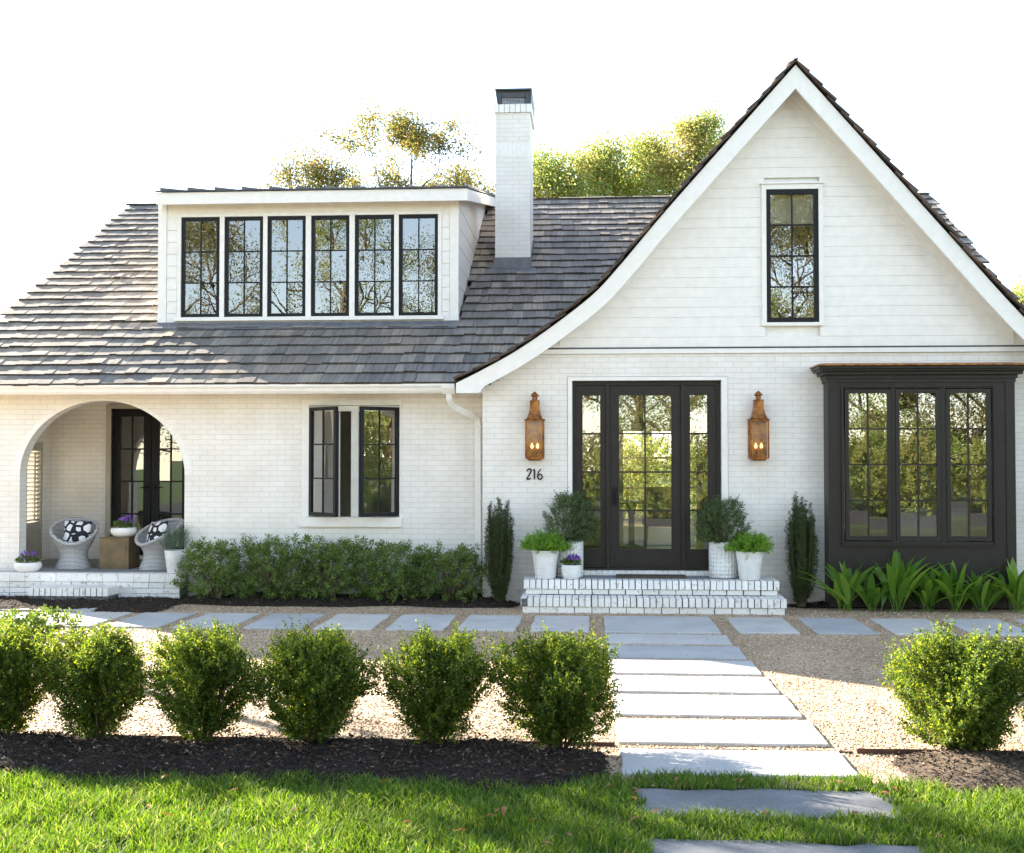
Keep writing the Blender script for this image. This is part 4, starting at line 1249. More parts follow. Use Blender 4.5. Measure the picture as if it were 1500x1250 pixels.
dt.prism([(FY + .03, 5.325), (RY - .1, dzr(RY) - .19), (RY - .1, dzr(RY) - .03), (FY + .03, 5.485)], DE + .12, DE + .15, 'x')
dt.prism([(FY + .03, 5.325), (RY - .1, dzr(RY) - .19), (RY - .1, dzr(RY) - .03), (FY + .03, 5.485)], DX + .06, DX + .09, 'x')
dt.prism([(FY + .2, 5.38), (RY - .3, dzr(RY) - .15), (RY - .3, dzr(RY) - .13), (FY + .2, 5.40)], DE - .03, DE + .12, 'x')
part('dormer_trim', dt, 'white')
for a, b_ in DW: window('dormer_window', a, b_, DZ0_, DZ1_, DY + .005, 2, 3, fw=.046, depth=.05, mw=.016)
dr_ = MB()
dr_.prism([(FY - .03, 5.489), (RY, RZ + .03), (RY, RZ + .055), (FY - .03, 5.512)], DX + .05, DE + .165, 'x')
x = DX + .12
while x < DE + .1:
    dr_.prism([(FY - .03, 5.514), (RY, RZ + .057), (RY, RZ + .09), (FY - .03, 5.55)], x, x + .012, 'x'); x += .385
part('dormer_roof', dr_, 'dark_metal')
df = MB(); df.quad((DX + .0, DY - .20, mz(DY - .20) + .034), (DE, DY - .20, mz(DY - .20) + .034), (DE, DY - .01, mz(DY) + .04), (DX, DY - .01, mz(DY) + .04))
df.box(DX, DE, DY - .035, DY - .026, mz(DY - .03) + .0, 3.70)
part('dormer_flashing', df, 'lead')

# --- rooms behind the glass
ir = MB()
wall(ir, -1.16, 6.3, .3, 2.9, 20.0, 20.1, [(at(912, 700, 20)[0], at(1021, 700, 20)[0], .38, at(970, 632, 20)[1]), (3.3, 4.1, .38, 2.3)])
ir.box(-1.2, -1.15, YG + .2, 20.0, .3, 2.9); ir.box(2.4, 2.45, YG + .2, 20.0, .3, 2.9); ir.box(-1.2, 6.3, YG + .2, 20, 2.86, 2.9)
ir.box(-2.6, -2.5, 20.1, YB, .3, 2.8); ir.box(-2.6, 5.5, 20.1, YB, 2.76, 2.8)
part('room_wall', ir, 'cream')
ft = MB(); x0, x1, zt_ = at(912, 700, 20)[0], at(1021, 700, 20)[0], at(970, 632, 20)[1]
ft.box(x0 - .09, x0 + .01, 19.97, 20.12, .38, zt_ + .0); ft.box(x1 - .01, x1 + .09, 19.97, 20.12, .38, zt_); ft.box(x0 - .09, x1 + .09, 19.97, 20.12, zt_ + .002, zt_ + .1)
part('cased_opening', ft, 'white'); ft = MB()
for hx0, hx1 in ((-2.4, .48), (.52, 3.4)):
    for xx in (hx0, (hx0 + hx1) / 2 - .03, hx1 - .06): ft.box(xx, xx + .06, YB + .05, YB + .1, .35, 2.5)
    for zz in (.35, 1.1, 1.8, 2.44): ft.box(hx0 + .06, hx1 - .06, YB + .052, YB + .098, zz, zz + .05)
part('rear_window_frame', ft, 'white')
fo = MB(); fo.box(-1.15, 6.3, YG + .2, YB, .3, .375); part('room_floor', fo, 'floor_wood')
dr2 = MB(); d3 = MB(); d4 = MB()
dr2.box(-5.0, -4.95, YL + .2, 19.0, .3, 2.8); dr2.box(-1.5, -1.45, YL + .2, 19.0, .3, 2.8); dr2.box(-5.0, -1.45, 18.9, 19.0, .3, 2.8); dr2.box(-5.0, -1.45, YL + .25, 18.9, .3, .375); dr2.box(-5.0, -1.45, YL + .25, 18.9, 2.68, 2.8)
d3.box(-8.0, -5.0, 21, 21.1, .3, 2.6); d3.box(-8.0, -5.0, 17.8, 21, .3, .35); d3.box(-8.0, -5.0, 17.8, 21, 2.58, 2.62)
d4.box(DX + .1, DE - .1, 20.2, 20.3, 3.6, 6.0); d4.box(DX + .1, DE - .1, DY + .12, 20.2, 3.55, 3.62); d4.box(DX + .1, DE - .1, DY + .12, 20.2, 5.42, 5.46)
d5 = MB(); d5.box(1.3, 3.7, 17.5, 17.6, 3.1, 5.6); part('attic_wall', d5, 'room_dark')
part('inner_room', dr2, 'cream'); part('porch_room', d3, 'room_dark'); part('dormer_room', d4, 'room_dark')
rb = MB()
for k in range(7): rb.box(2.167, 2.793, YG + .10 + .006 * k, YG + .104 + .006 * k, 4.72 - .006 * k, 5.1 - .055 * k)
part('window_blind', rb, 'cream')

# ================================================================== FRONT STEPS AND PORCH STEP
def brick_course(mb, x0, x1, yf, depth, z0, z1, w, g, gap=.012, jit=.0025):
    x = x0; k = max(1, round((x1 - x0) / w)); w = (x1 - x0) / k
    for i in range(k):
        a, b_ = x + gap * g.uniform(.2, .75), x + w - gap * g.uniform(.2, .75)
        j = g.normal() * jit
        mb.box(a, b_, yf + j, yf + depth, z0 + g.uniform(0, .002), z1 + g.normal() * .0012)
        x += w
g = np.random.default_rng(31)
steps = thing('front_steps', 'white painted brick front steps before the dark entrance door', 'steps', (.70, 14.9, -.02))
m1, m2 = MB(), MB()
UX0, UX1, LX0, LX1 = -.815, 2.205, -.832, 2.245
brick_course(m1, UX0 + .02, UX1 - .02, 14.63, .2, .165, .226, .205, g)
brick_course(m1, UX0, UX1, 14.60, .20, .231, .336, .0745, g)
brick_course(m2, LX0 + .02, LX1 - .02, 14.32, .2, -.03, .052, .205, g)
brick_course(m2, LX0, LX1, 14.295, .30, .057, .160, .0745, g)
for mb, x0, x1, y0, y1, z0, z1 in ((m1, UX0, UX1, 14.81, 15.25, .231, .336), (m1, UX0 + .02, UX1 - .02, 14.84, 15.25, .02, .226), (m2, LX0, LX1, 14.60, 15.0, .057, .160), (m2, LX0 + .02, LX1 - .02, 14.53, 15.0, -.05, .05)):
    for xx, s_ in ((x0, 1), (x1, -1)):                      # returns along both sides
        y = y0
        while y < y1 - .03:
            a, b_ = (xx, xx + .2) if s_ > 0 else (xx - .2, xx)
            mb.box(a, b_, y + .004, min(y + .0745, y1) - .004, z0, z1); y += .0745
obj('upper_step', m1.mesh('upper_step'), 'stoop', steps, True)
obj('lower_step', m2.mesh('lower_step'), 'stoop', steps, True)
m3 = MB()
m3.box(UX0 + .03, UX1 - .03, 14.645, 15.255, -.03, .229); m3.box(UX0 + .008, UX1 - .008, 14.608, 15.2, .229, .325)
m3.box(LX0 + .03, LX1 - .03, 14.333, 14.64, -.05, .055); m3.box(LX0 + .008, LX1 - .008, 14.303, 14.64, .055, .148)
obj('mortar', m3.mesh('mortar'), 'mortar', steps, True)
m4 = MB(); x = UX0 + .2
for w in (.46, .62, .40, .66, .479):
    m4.box(x + .004, min(x + w, UX1 - .2) - .004, 14.803, 15.225, .30, .3365 + g.uniform(0, .001)); x += w
obj('landing', m4.mesh('landing'), 'porch_stone', steps, True)
m5 = MB(); brick_course(m5, -.24, 1.60, 15.235, .10, .337, .394, .0745, g, .006)
obj('threshold', m5.mesh('threshold'), 'stoop', steps, True)

pst = thing('porch_step', 'low white brick step leading up to the arched porch', 'step', (-6.6, 15.05, 0))
m1 = MB(); brick_course(m1, -7.06, -6.03, 14.95, .38, .062, .165, .0745, g); brick_course(m1, -7.04, -6.05, 14.98, .34, -.04, .057, .205, g)
obj('bricks', m1.mesh('bricks'), 'stoop', pst, True)
m1 = MB(); m1.box(-7.05, -6.04, 14.965, 15.31, -.05, .155); obj('mortar', m1.mesh('mortar'), 'mortar', pst, True)
ppl = thing('porch_edge', 'white brick edging course along the front of the porch floor', 'edging', (-6.6, 15.4, 0))
m1 = MB(); brick_course(m1, -8.3, -5.235, 15.33, .19, .205, .311, .205, g, .005); brick_course(m1, -8.3, -5.25, 15.345, .15, .06, .125, .205, g, .006); brick_course(m1, -8.3, -5.25, 15.345, .15, .13, .20, .205, g, .006); brick_course(m1, -8.3, -5.25, 15.345, .15, -.03, .055, .205, g, .006)
obj('bricks', m1.mesh('bricks'), 'stoop', ppl, True)
m1 = MB(); m1.box(-8.3, -5.245, 15.353, 15.655, -.05, .304); obj('mortar', m1.mesh('mortar'), 'mortar', ppl, True)

mt = MB(); mt.box(-.42, .42, -.13, .13, 0, .022)
for i in range(20): mt.box(-.40 + i * .0405, -.385 + i * .0405, -.12, .12, .0225, .027)
o = obj('doormat', mt, 'mat', loc=(.715, 15.02, .338), bevel=.004); tag(o, 'thin dark doormat lying on the front landing before the door', 'doormat')

# ================================================================== HOUSE NUMBER
hn = thing('house_number', 'black metal house number 216 on the white brick below the left lantern', 'house number', (*at(783, 695, YG)[:1], YG, at(783, 695, YG)[1]))
def stroke(mb, pts, w=.0165, t=.012):
    pts = catmull([p for p in pts], 7) if len(pts) > 2 else np.array(pts, float)
    tg = nrm(np.gradient(pts, axis=0)); nn = np.stack([-tg[:, 1], tg[:, 0]], 1)
    k = len(pts); u = np.linspace(0, 1, k)
    ww = w * (.62 + .5 * np.sin(math.pi * (.15 + .7 * u)))[:, None] * .5
    L_, R_ = pts + nn * ww, pts - nn * ww
    A_ = [(p[0], -t, p[1]) for p in L_]; B_ = [(p[0], -t, p[1]) for p in R_]
    C_ = [(p[0], -.001, p[1]) for p in L_]; D_ = [(p[0], -.001, p[1]) for p in R_]
    mb.strip(A_, B_); mb.strip(C_, A_); mb.strip(B_, D_)
    mb.quad(A_[0], B_[0], D_[0], C_[0]); mb.quad(A_[-1], C_[-1], D_[-1], B_[-1])
d2, d1, d6 = MB(), MB(), MB()
stroke(d2, [(-.092, .036), (-.078, .062), (-.05, .064), (-.044, .036), (-.066, -.006), (-.098, -.060)]); stroke(d2, [(-.100, -.058), (-.078, -.060), (-.046, -.052)])
stroke(d1, [(-.002, .066), (.0, .01), (-.003, -.064)], .017); stroke(d1, [(-.018, .046), (-.009, .056), (-.002, .064)], .012)
stroke(d6, [(.086, .066), (.058, .040), (.042, -.004), (.044, -.044), (.066, -.063), (.092, -.046), (.094, -.016), (.072, .002), (.047, -.018)], .015)
for nm, mb in (('digit_two', d2), ('digit_one', d1), ('digit_six', d6)): obj(nm, mb.mesh(nm), 'black', hn)

# ================================================================== LANTERNS
def make_lantern(loc, label, group):
    t = thing('wall_lantern', label, 'lantern', loc, 0, group)
    D = .115                                                # the body stands D in front of the wall, square 0.21
    def off(mb): mb.v = [(x, y - D - .004, z) for x, y, z in mb.v]; return mb
    f = MB(); b_ = .105
    for sx in (-1, 1):
        for sy in (-1, 1): f.box(sx * b_ - .009, sx * b_ + .009, sy * b_ - .009, sy * b_ + .009, .03, .50)
    for z0, z1 in ((.022, .040), (.485, .505)):
        f.box(-b_, b_, -b_ - .008, -b_ + .008, z0, z1); f.box(-b_, b_, b_ - .008, b_ + .008, z0, z1); f.box(-b_ - .008, -b_ + .008, -b_, b_, z0 + .001, z1 - .001); f.box(b_ - .008, b_ + .008, -b_, b_, z0 + .001, z1 - .001)
    f.sqloft([(.07, 0), (.085, .012), (.085, .022)])
    f.box(-.095, .095, b_ - .006, b_ - .001, .04, .485); f.box(-.05, .05, b_, b_ + .012, .1, .45)
    obj('frame', off(f).mesh('frame'), 'copper', t)
    h = MB(); h.sqloft([(.128, .503), (.130, .509), (.098, .513), (.088, .535), (.074, .575), (.064, .625), (.058, .68), (.056, .735), (.061, .738), (.061, .746), (.03, .749)])
    h.lathe([(.031, .747), (.031, .79)], 14, cap0=False); h.lathe([(.031, .79), (.056, .802), (.054, .808), (.036, .83), (.018, .845), (.006, .856)], 14, cap0=False, cap1=True)
    obj('hood', off(h).mesh('hood'), 'copper', t)
    gq = MB(); q = .101
    for a in range(3):
        c = [(-q, -q), (q, -q), (q, q), (-q, q)]
        (x0, y0), (x1, y1) = ((c[0], c[1]), (c[1], c[2]), (c[3], c[0]))[a]
        gq.quad((x0, y0, .04), (x1, y1, .04), (x1, y1, .485), (x0, y0, .485))
    obj('pane', off(gq).mesh('pane'), 'lantern_glass', t)
    bn = MB(); bn.lathe([(.03, .03), (.012, .05), (.009, .10), (.02, .115), (.02, .122)], 12, cap1=True)
    bn.tube([(0, 0, .11), (-.03, 0, .125), (-.034, 0, .15)], .006); bn.tube([(0, 0, .11), (.03, 0, .125), (.034, 0, .15)], .006)
    bo = obj('burner', off(bn).mesh('burner'), 'copper', t)
    fl_ = MB()
    for x in (-.034, .034): fl_.lathe([(.004, .150), (.016, .165), (.018, .182), (.008, .205), (.001, .222)], 10, (x, 0, 0), cap1=True)
    obj('flame', off(fl_).mesh('flame', True), 'flame', bo)
    return t
LG = 'copper gas lanterns beside the entrance'
x, z = at(783.5, 675, YG - .1)
lan = make_lantern((x, YG, z), 'copper gas lantern left of the entrance, above the house number', LG)
x, z = at(1111, 675, YG - .1)
dup(lan, (x, YG, z), 0, 'copper gas lantern right of the entrance, between door and bay window', LG)

# ================================================================== SHRUBS AND PLANTS
BG = 'boxwoods in the front mulch bed'
def boxwood(x, y, w, h, seed, label, n_s=520, z=.02, mat='box_leaf', **kw):
    t = thing('boxwood_shrub', label, 'shrub', (x, y, z), 0, BG)
    V, F, _ = shrub(seed, w / 2 * .89, h * .86, n_s, **kw)
    obj('foliage', mesh_np('foliage', V, F), mat, t)
    obj('stems', stems_mesh('stems', seed, w / 2, h, 16), 'twig', t)
    return t
bx_ = [(-3.72, 7.55, .70, .70, 'boxwood cut off by the left edge of the photo'),
       (-3.08, 7.50, .66, .69, 'second boxwood from the left, touching its neighbour at the photo edge'),
       (-2.40, 7.46, .68, .70, 'third boxwood from the left in the front row'),
       (-1.715, 7.47, .74, .70, 'fourth boxwood from the left, wide and round'),
       (-.945, 7.50, .66, .69, 'fifth boxwood from the left, narrow at its foot'),
       (-.205, 7.48, .80, .69, 'boxwood at the right end of the left row, beside the walk'),]
for k, (x, y, w, h, lab) in enumerate(bx_):
    boxwood(x, y, w, h, 40 + k, lab, n_s=int(1700 * (w / .7) ** 2), low=.10, mid=.68, flat=.85, L=.024, W=.0155, k=15, fill=.55, rough=.15 + .04 * (k % 3), tp_=.62, shoot=(.06, .15), vase=.88)
boxwood(2.20, 7.50, .86, .72, 50, 'large sunlit boxwood right of the front walk', n_s=2300, low=.13, mid=.64, flat=.8, L=.024, W=.0155, k=15, fill=.55, rough=.2, tp_=.66, shoot=(.06, .15), vase=.82)
boxwood(2.93, 7.62, .84, .74, 51, 'boxwood cut off by the right edge of the photo', n_s=2100, low=.13, mid=.64, flat=.8, L=.024, W=.0155, k=15, fill=.55, rough=.2, tp_=.66, shoot=(.06, .15), vase=.82)

HG = 'evergreen shrubs of the hedge under the casement window'
hl = ['evergreen shrub at the left end of the hedge beside the porch', 'second evergreen shrub of the hedge from the porch', 'middle evergreen shrub of the hedge below the casement window', 'fourth evergreen shrub of the hedge from the porch', 'evergreen shrub at the right end of the hedge by the downspout']
for k in range(5):
    x = -4.72 + k * .735
    t = thing('evergreen_shrub', hl[k], 'shrub', (x, 15.18 + .03 * (k % 2), .02), 0, HG)
    V, F, _ = shrub(60 + k, .47, .66 + .05 * (k in (1, 2)) - .05 * (k == 4), 430, shoot=(.05, .12), k=11, L=.062, W=.019, low=.75, mid=.4, flat=.35, depth=.75, upness=.8, spread=1.1, rough=.16)
    obj('foliage', mesh_np('foliage', V, F), 'dark_leaf', t); obj('stems', stems_mesh('stems', 60 + k, .42, .7, 14, .008), 'twig', t)

YGp = 'columnar yews flanking the entrance'
for k, (px, ptop, lab) in enumerate(((732, 720, 'narrow columnar yew left of the entrance by the downspout'), (1173, 718, 'narrow columnar yew between the right lantern and the bay window'))):
    yy = 15.02; x = at(px, 800, yy)[0]
    t = thing('columnar_yew', lab, 'shrub', (x, yy, 0), 0, YGp)
    g = np.random.default_rng(80 + k)
    # upright stems from one foot, each clothed in needles
    Vs, Fs, off = [], [], 0; st = MB()
    Ht = at(px, ptop, yy)[1] - .02
    for q in range(64):
        a = g.uniform(0, 6.28); rr = .19 * g.uniform(0, 1) ** .55; hh = Ht * (1 - .22 * (rr / .19) ** 2) * g.uniform(.72, 1.0)
        b0 = np.array([.045 * math.cos(a), .045 * math.sin(a), 0]); b1 = np.array([rr * math.cos(a), rr * math.sin(a), hh])
        n1 = int(hh / .022)
        tt = (np.arange(n1) + .5) / n1; tt = tt[tt > (.10 if q % 3 else .02)]
        bend = np.sin(np.clip(tt * 1.6, 0, 1) * math.pi / 2)[:, None]
        p_ = np.stack([b0[0] + (b1[0] - b0[0]) * bend[:, 0], b0[1] + (b1[1] - b0[1]) * bend[:, 0], hh * tt], 1) + g.normal(size=(len(tt), 3)) * .006
        V, F = sprig_leaves(p_, np.tile([0, 0, 1.], (len(p_), 1)) + g.normal(size=p_.shape) * .25, np.full(len(p_), .03), 7, .034, .011, g, 1.1)
        Vs.append(V); Fs.append(F + off); off += len(V)
        st.tube([b0, (b1 * .5 + b0 * .5) * np.array([1.2, 1.2, 1]), b1], [.006, .005, .002], 4)
    obj('foliage', mesh_np('foliage', np.concatenate(Vs), np.concatenate(Fs)), 'yew_leaf', t); obj('stems', st.mesh('stems'), 'twig', t)

# broad-leaved clumps under the bay window
AG = 'broad leaved plants under the bay window'
def blades(g, n_, h, w, spread, z0=0.0, segs=7, arch=.5):
    V, F = [], []
    for i in range(n_):
        a = g.uniform(0, 6.28); ln = h * g.uniform(.6, 1.12); ww = w * g.uniform(.7, 1.15); le = spread * g.uniform(.15, 1.0)
        ph = a + g.normal() * .5; bx0 = g.normal(size=2) * .035
        out = np.array([math.cos(a), math.sin(a)]); sd = np.array([-math.sin(ph), math.cos(ph)])
        k = len(V)
        for j in range(segs + 1):
            t = j / segs
            q = le * t + arch * le * t ** 3
            z = z0 + ln * (t - arch * .55 * le / h * t ** 3)
            wd = ww * (.10 if t < .22 else math.sin(math.pi * min(1, (t - .18) / .82) ** .8) ** .75 + .04) * .5
            c = np.array([bx0[0] + out[0] * q, bx0[1] + out[1] * q])
            fold = .35 * wd
            V.append((c[0] - sd[0] * wd, c[1] - sd[1] * wd, z + fold)); V.append((c[0], c[1], z)); V.append((c[0] + sd[0] * wd, c[1] + sd[1] * wd, z + fold))
        for j in range(segs):
            b_ = k + j * 3
            F.append((b_, b_ + 1, b_ + 4, b_ + 3)); F.append((b_ + 1, b_ + 2, b_ + 5, b_ + 4))
    return np.array(V), np.array(F)
asp = [(1240, 880, .50, 'broad leaved green plant at the left foot of the bay window'), (1278, 878, .36, 'small broad leaved plant beside the leftmost clump below the bay'), (1312, 880, .58, 'tallest broad leaved plant, with an upright leaf before the left bay sash'),
       (1358, 878, .42, 'broad leaved plant below the middle of the bay window'), (1400, 880, .50, 'broad leaved plant with a wide upright leaf below the right bay sash'), (1440, 880, .40, 'broad leaved plant at the right foot of the bay window'), (1490, 886, .50, 'broad leaved plant right of the bay, at the photo edge')]
for k, (px, py, h, lab) in enumerate(asp):
    x = at(px, 870, 14.72)[0]
    t = thing('broad_leaved_plant', lab, 'plant', (x, 14.70 + .05 * (k % 2), -.01), 0, AG)
    g = np.random.default_rng(90 + k)
    V, F = blades(g, 28, h * 1.22, .088, .40, arch=.6)
    obj('leaves', mesh_np('leaves', V, F, True), 'asp_leaf', t)

t = thing('leafy_ground_plant', 'low dark leafy plant at the left edge beside the slabs', 'plant', (-5.62, 12.1, -.02))
V, F, _ = shrub(97, .42, .22, 190, shoot=(.06, .12), k=8, L=.05, W=.028, low=.8, mid=.3, flat=.5, depth=.5, upness=.6, rough=.25)
obj('foliage', mesh_np('foliage', V, F), 'dark_leaf', t); obj('stems', stems_mesh('stems', 97, .5, .25, 10), 'twig', t)

# ---- pots
def pot(loc, label, prof, mat, soil_z, soil_r, group=None, name='planter', seg=36):
    t = thing(name, label, 'potted plant', loc, 0, group)
    mb = MB(); mb.lathe(prof, seg); obj('pot', mb.mesh('pot', True), mat, t)
    mb = MB(); mb.lathe([(soil_r, soil_z), (soil_r * .6, soil_z + .012), (.01, soil_z + .016)], 20, cap0=False, cap1=True); obj('soil', mb.mesh('soil', True), 'potsoil', t)
    return t
LZ = .338
TALL = [(.165, 0), (.172, .01), (.178, .10), (.180, .30), (.178, .43), (.176, .438), (.164, .438), (.162, .40)]
SMALL = [(.115, 0), (.122, .008), (.150, .24), (.168, .335), (.168, .342), (.156, .342), (.152, .30)]
TG, SG_ = 'tall woven white pots with clipped boxwood', 'white ringed pots of bright green fern'
for k, (px, lab) in enumerate(((833, 'tall woven white pot with a rounded boxwood left of the door'), (1060, 'tall woven white pot with a rounded boxwood right of the door'))):
    x = at(px, 820, 15.03)[0]
    t = pot((x, 15.03, LZ), lab, TALL, 'pot_knob', .39, .163, TG, 'boxwood_planter')
    V, F, _ = shrub(110 + k, .285, .60 if k == 0 else .54, 620, shoot=(.06, .11), k=11, L=.030, W=.014, low=.65, mid=.35, flat=.75, upness=.8, rough=.08)
    V[:, 2] += .40; obj('foliage', mesh_np('foliage', V, F), 'pot_leaf', t)
    sm = stems_mesh('stems', 110 + k, .22, .5, 12); o = obj('stems', sm, 'twig', t); o.location = (0, 0, .4)
for k, (px, lab) in enumerate(((799, 'white ringed pot of bright fern at the left end of the landing'), (1098, 'white ringed pot of bright fern at the right end of the landing'))):
    x = at(px, 830, 14.80)[0]
    t = pot((x, 14.80, LZ), lab, SMALL, 'pot_ring', .315, .154, SG_, 'fern_planter')
    g = np.random.default_rng(120 + k)
    V, F, _ = shrub(120 + k, .22, .19, 330, shoot=(.09, .15), k=22, L=.034, W=.013, low=.75, mid=.3, flat=.75, upness=.55, rough=.14, spread=.9)
    V[:, 2] += .325; obj('foliage', mesh_np('foliage', V, F), 'lime_leaf', t)
def violets(t, z, r_, h, n_l, n_f, seed, side=0):
    g = np.random.default_rng(seed)
    V, F, _ = shrub(seed, r_, h * .6, n_l, shoot=(.02, .05), k=5, L=.035, W=.024, low=.8, mid=.3, flat=.7, upness=.6)
    V[:, 2] += z; obj('foliage', mesh_np('foliage', V, F), 'dark_leaf', t)
    a = g.uniform(0, 6.28, n_f); rr = r_ * g.uniform(0, 1, n_f) ** .5 * .8
    c = np.stack([rr * np.cos(a) + side, rr * np.sin(a) - .01, z + h * (.45 + .6 * g.uniform(0, 1, n_f) * (1 - (rr / r_) ** 2 * .5))], 1)
    b_ = np.repeat(c, 5, 0); d = g.normal(size=b_.shape) * np.array([1, 1, .6]) + np.array([0, -.3, .25])
    V, F = leaf_quads(b_, d, .024 * g.uniform(.8, 1.3, len(b_)), .024, g=g)
    obj('flowers', mesh_np('flowers', V, F), 'violet', t)
x = at(837, 840, 14.76)[0]
t = pot((x, 14.76, LZ), 'small white pot of violet flowers beside the tall left pot', [(.085, 0), (.10, .01), (.118, .06), (.122, .13), (.120, .168), (.112, .170), (.108, .15)], 'pot_ring', .155, .11, None, 'flower_pot')
violets(t, .16, .11, .12, 70, 46, 130, .02)
PF = .311
x, y = -5.36, 15.50
t = pot((x, y, PF), 'white ringed pot of lavender on the porch beside the arch', [(.10, 0), (.106, .008), (.135, .22), (.142, .285), (.142, .292), (.132, .292), (.13, .26)], 'pot_ring', .27, .13, None, 'lavender_planter')
g = np.random.default_rng(133)
V, F, _ = shrub(133, .15, .26, 210, shoot=(.09, .16), k=14, L=.035, W=.006, low=.8, mid=.3, flat=.5, upness=1.4, rough=.1, spread=.7)
V[:, 2] += .28; obj('foliage', mesh_np('foliage', V, F), 'lavender_leaf', t)
BOWL = [(.09, 0), (.13, .012), (.165, .05), (.172, .085), (.165, .115), (.152, .128), (.144, .124), (.142, .105)]
t = pot((-7.33, 15.52, PF), 'low white bowl of violet flowers on the porch floor', BOWL, 'white', .11, .14, None, 'flower_bowl')
violets(t, .11, .12, .15, 70, 26, 140, .02)

# ---- porch furniture
cube_h = .42
cx_, cy_ = -6.36, 16.16
t = thing('side_table', 'square bronzed wood side table between the wicker chairs', 'table', (cx_, cy_, PF))
mb = MB(); mb.box(-.20, .20, -.20, .20, 0, .405); obj('body', mb.mesh('body'), 'cube', t, bevel=.006)
mb = MB(); mb.box(-.205, .205, -.205, .205, .4055, cube_h); obj('tabletop', mb.mesh('tabletop'), 'cube', t, bevel=.004)
mb = MB(); mb.box(-.165, .165, -.206, -.2005, .04, .37); obj('panel', mb.mesh('panel'), 'cube', t, bevel=.002)
t = pot((cx_ + .06, cy_ - .02, PF + cube_h), 'low white bowl of violet flowers on the side table', BOWL, 'white', .11, .14, None, 'flower_bowl')
violets(t, .11, .13, .17, 80, 40, 141, .04)

def make_chair(loc, rz, label, group):
    t = thing('wicker_chair', label, 'chair', loc, rz, group)
    b_ = MB(); b_.lathe([(.235, 0), (.238, .012), (.215, .06), (.19, .12), (.178, .17), (.182, .22), (.20, .27), (.232, .312)], 40)
    obj('base', b_.mesh('base', True), 'wicker', t)
    tub = MB(); na, nz_ = 48, 9
    def rim(a):
        w = .5 - .5 * math.cos(a)                           # 0 in front, 1 behind
        return .335 + .31 * w ** .85
    rows = []
    for j in range(nz_ + 1):
        u = j / nz_; row = []
        for i in range(na):
            a = 2 * math.pi * i / na; w = .5 - .5 * math.cos(a)
            z = .30 + (rim(a) - .30) * u
            r_ = .225 + (.035 + .07 * w) * math.sin(u * math.pi / 2)
            row.append((r_ * math.sin(a), -r_ * math.cos(a) * 1.02 + .0, z))
        rows.append(row)
    k = len(tub.v)
    for row in rows: tub.v.extend(row)
    for j in range(nz_):
        for i in range(na): tub.f.append((k + j * na + i, k + j * na + (i + 1) % na, k + (j + 1) * na + (i + 1) % na, k + (j + 1) * na + i))
    tub.lathe([(.226, .318), (.10, .322), (.01, .322)], 40, cap0=False, cap1=True)
    obj('tub', tub.mesh('tub', True), 'wicker', t)
    rm = MB(); rm.tube([(p[0], p[1], p[2]) for p in rows[-1]], .024, 8, close=True); obj('rim', rm.mesh('rim', True), 'wicker', t)
    return t
CG = 'white wicker tub chairs on the porch'
c1 = make_chair((-6.98, 16.12, PF), R(18), 'white wicker tub chair left of the side table', CG)
dup(c1, (-5.80, 16.05, PF), R(-30), 'white wicker tub chair right of the side table, half behind the lavender', CG)
def pillow_mesh(w, h, t):
    n_ = 12; V = []; F = []
    for s_ in (-1, 1):
        k = len(V)
        for j in range(n_ + 1):
            for i in range(n_ + 1):
                u, v = 2 * i / n_ - 1, 2 * j / n_ - 1
                e = max(0, (1 - u * u) * (1 - v * v)) ** .42
                pinch = 1 - .06 * (1 - abs(u)) * abs(v) - .06 * (1 - abs(v)) * abs(u)
                V.append((u * w / 2 * (1 - .07 * (1 - v * v) * abs(u) ** 3), s_ * t / 2 * e, v * h / 2 * (1 - .07 * (1 - u * u) * abs(v) ** 3)))
        for j in range(n_):
            for i in range(n_):
                a = k + j * (n_ + 1) + i; q = (a, a + 1, a + n_ + 2, a + n_ + 1)
                F.append(q if s_ < 0 else q[::-1])
    return mesh_np('pillow', V, F, True)
pm = pillow_mesh(.36, .34, .13)
PG = 'black and white patterned pillows on the porch chairs'
o = obj('pillow', pm, 'pillow', loc=(-6.94, 16.13, PF + .475), rot=(R(-20), R(3), R(14))); tag(o, 'black and white patterned pillow on the left wicker chair', 'pillow', PG)
o = o.copy(); col.objects.link(o); o.location = (-5.82, 16.08, PF + .475); o.rotation_euler = (R(-20), R(-4), R(-32)); tag(o, 'black and white patterned pillow on the right wicker chair', 'pillow', PG)

# ---- seen through the glass
t = thing('dining_chair', 'cream upholstered dining chair seen through the glass front door', 'chair', (at(968, 790, 18.6)[0], 18.6, .376))
mb = MB(); mb.box(-.25, .25, -.03, .05, .42, .98); obj('backrest', mb.mesh('backrest'), 'fabric', t, bevel=.03)
mb = MB(); mb.box(-.26, .26, .05, .52, .38, .50); obj('seat', mb.mesh('seat'), 'fabric', t, bevel=.03)
for sx, sy in ((-.21, .0), (.21, .0), (-.21, .47), (.21, .47)):
    mb = MB(); mb.tube([(sx, sy, .40), (sx * 1.03, sy, .2), (sx * 1.1, sy + (.02 if sy > .1 else -.03), 0)], [.024, .02, .014]); obj('leg', mb.mesh('leg'), 'dark_wood', t)
t = thing('hall_table', 'dark round hall table seen through the glass front door', 'table', (at(925, 790, 19.2)[0], 19.2, .376))
mb = MB(); mb.lathe([(.0, .72), (.46, .72), (.46, .75), (.01, .75)], 32, cap0=False, cap1=True); obj('tabletop', mb.mesh('tabletop'), 'dark_wood', t)
mb = MB(); mb.lathe([(.24, 0), (.22, .03), (.05, .09), (.045, .5), (.09, .72)], 20); obj('pedestal', mb.mesh('pedestal'), 'dark_wood', t)
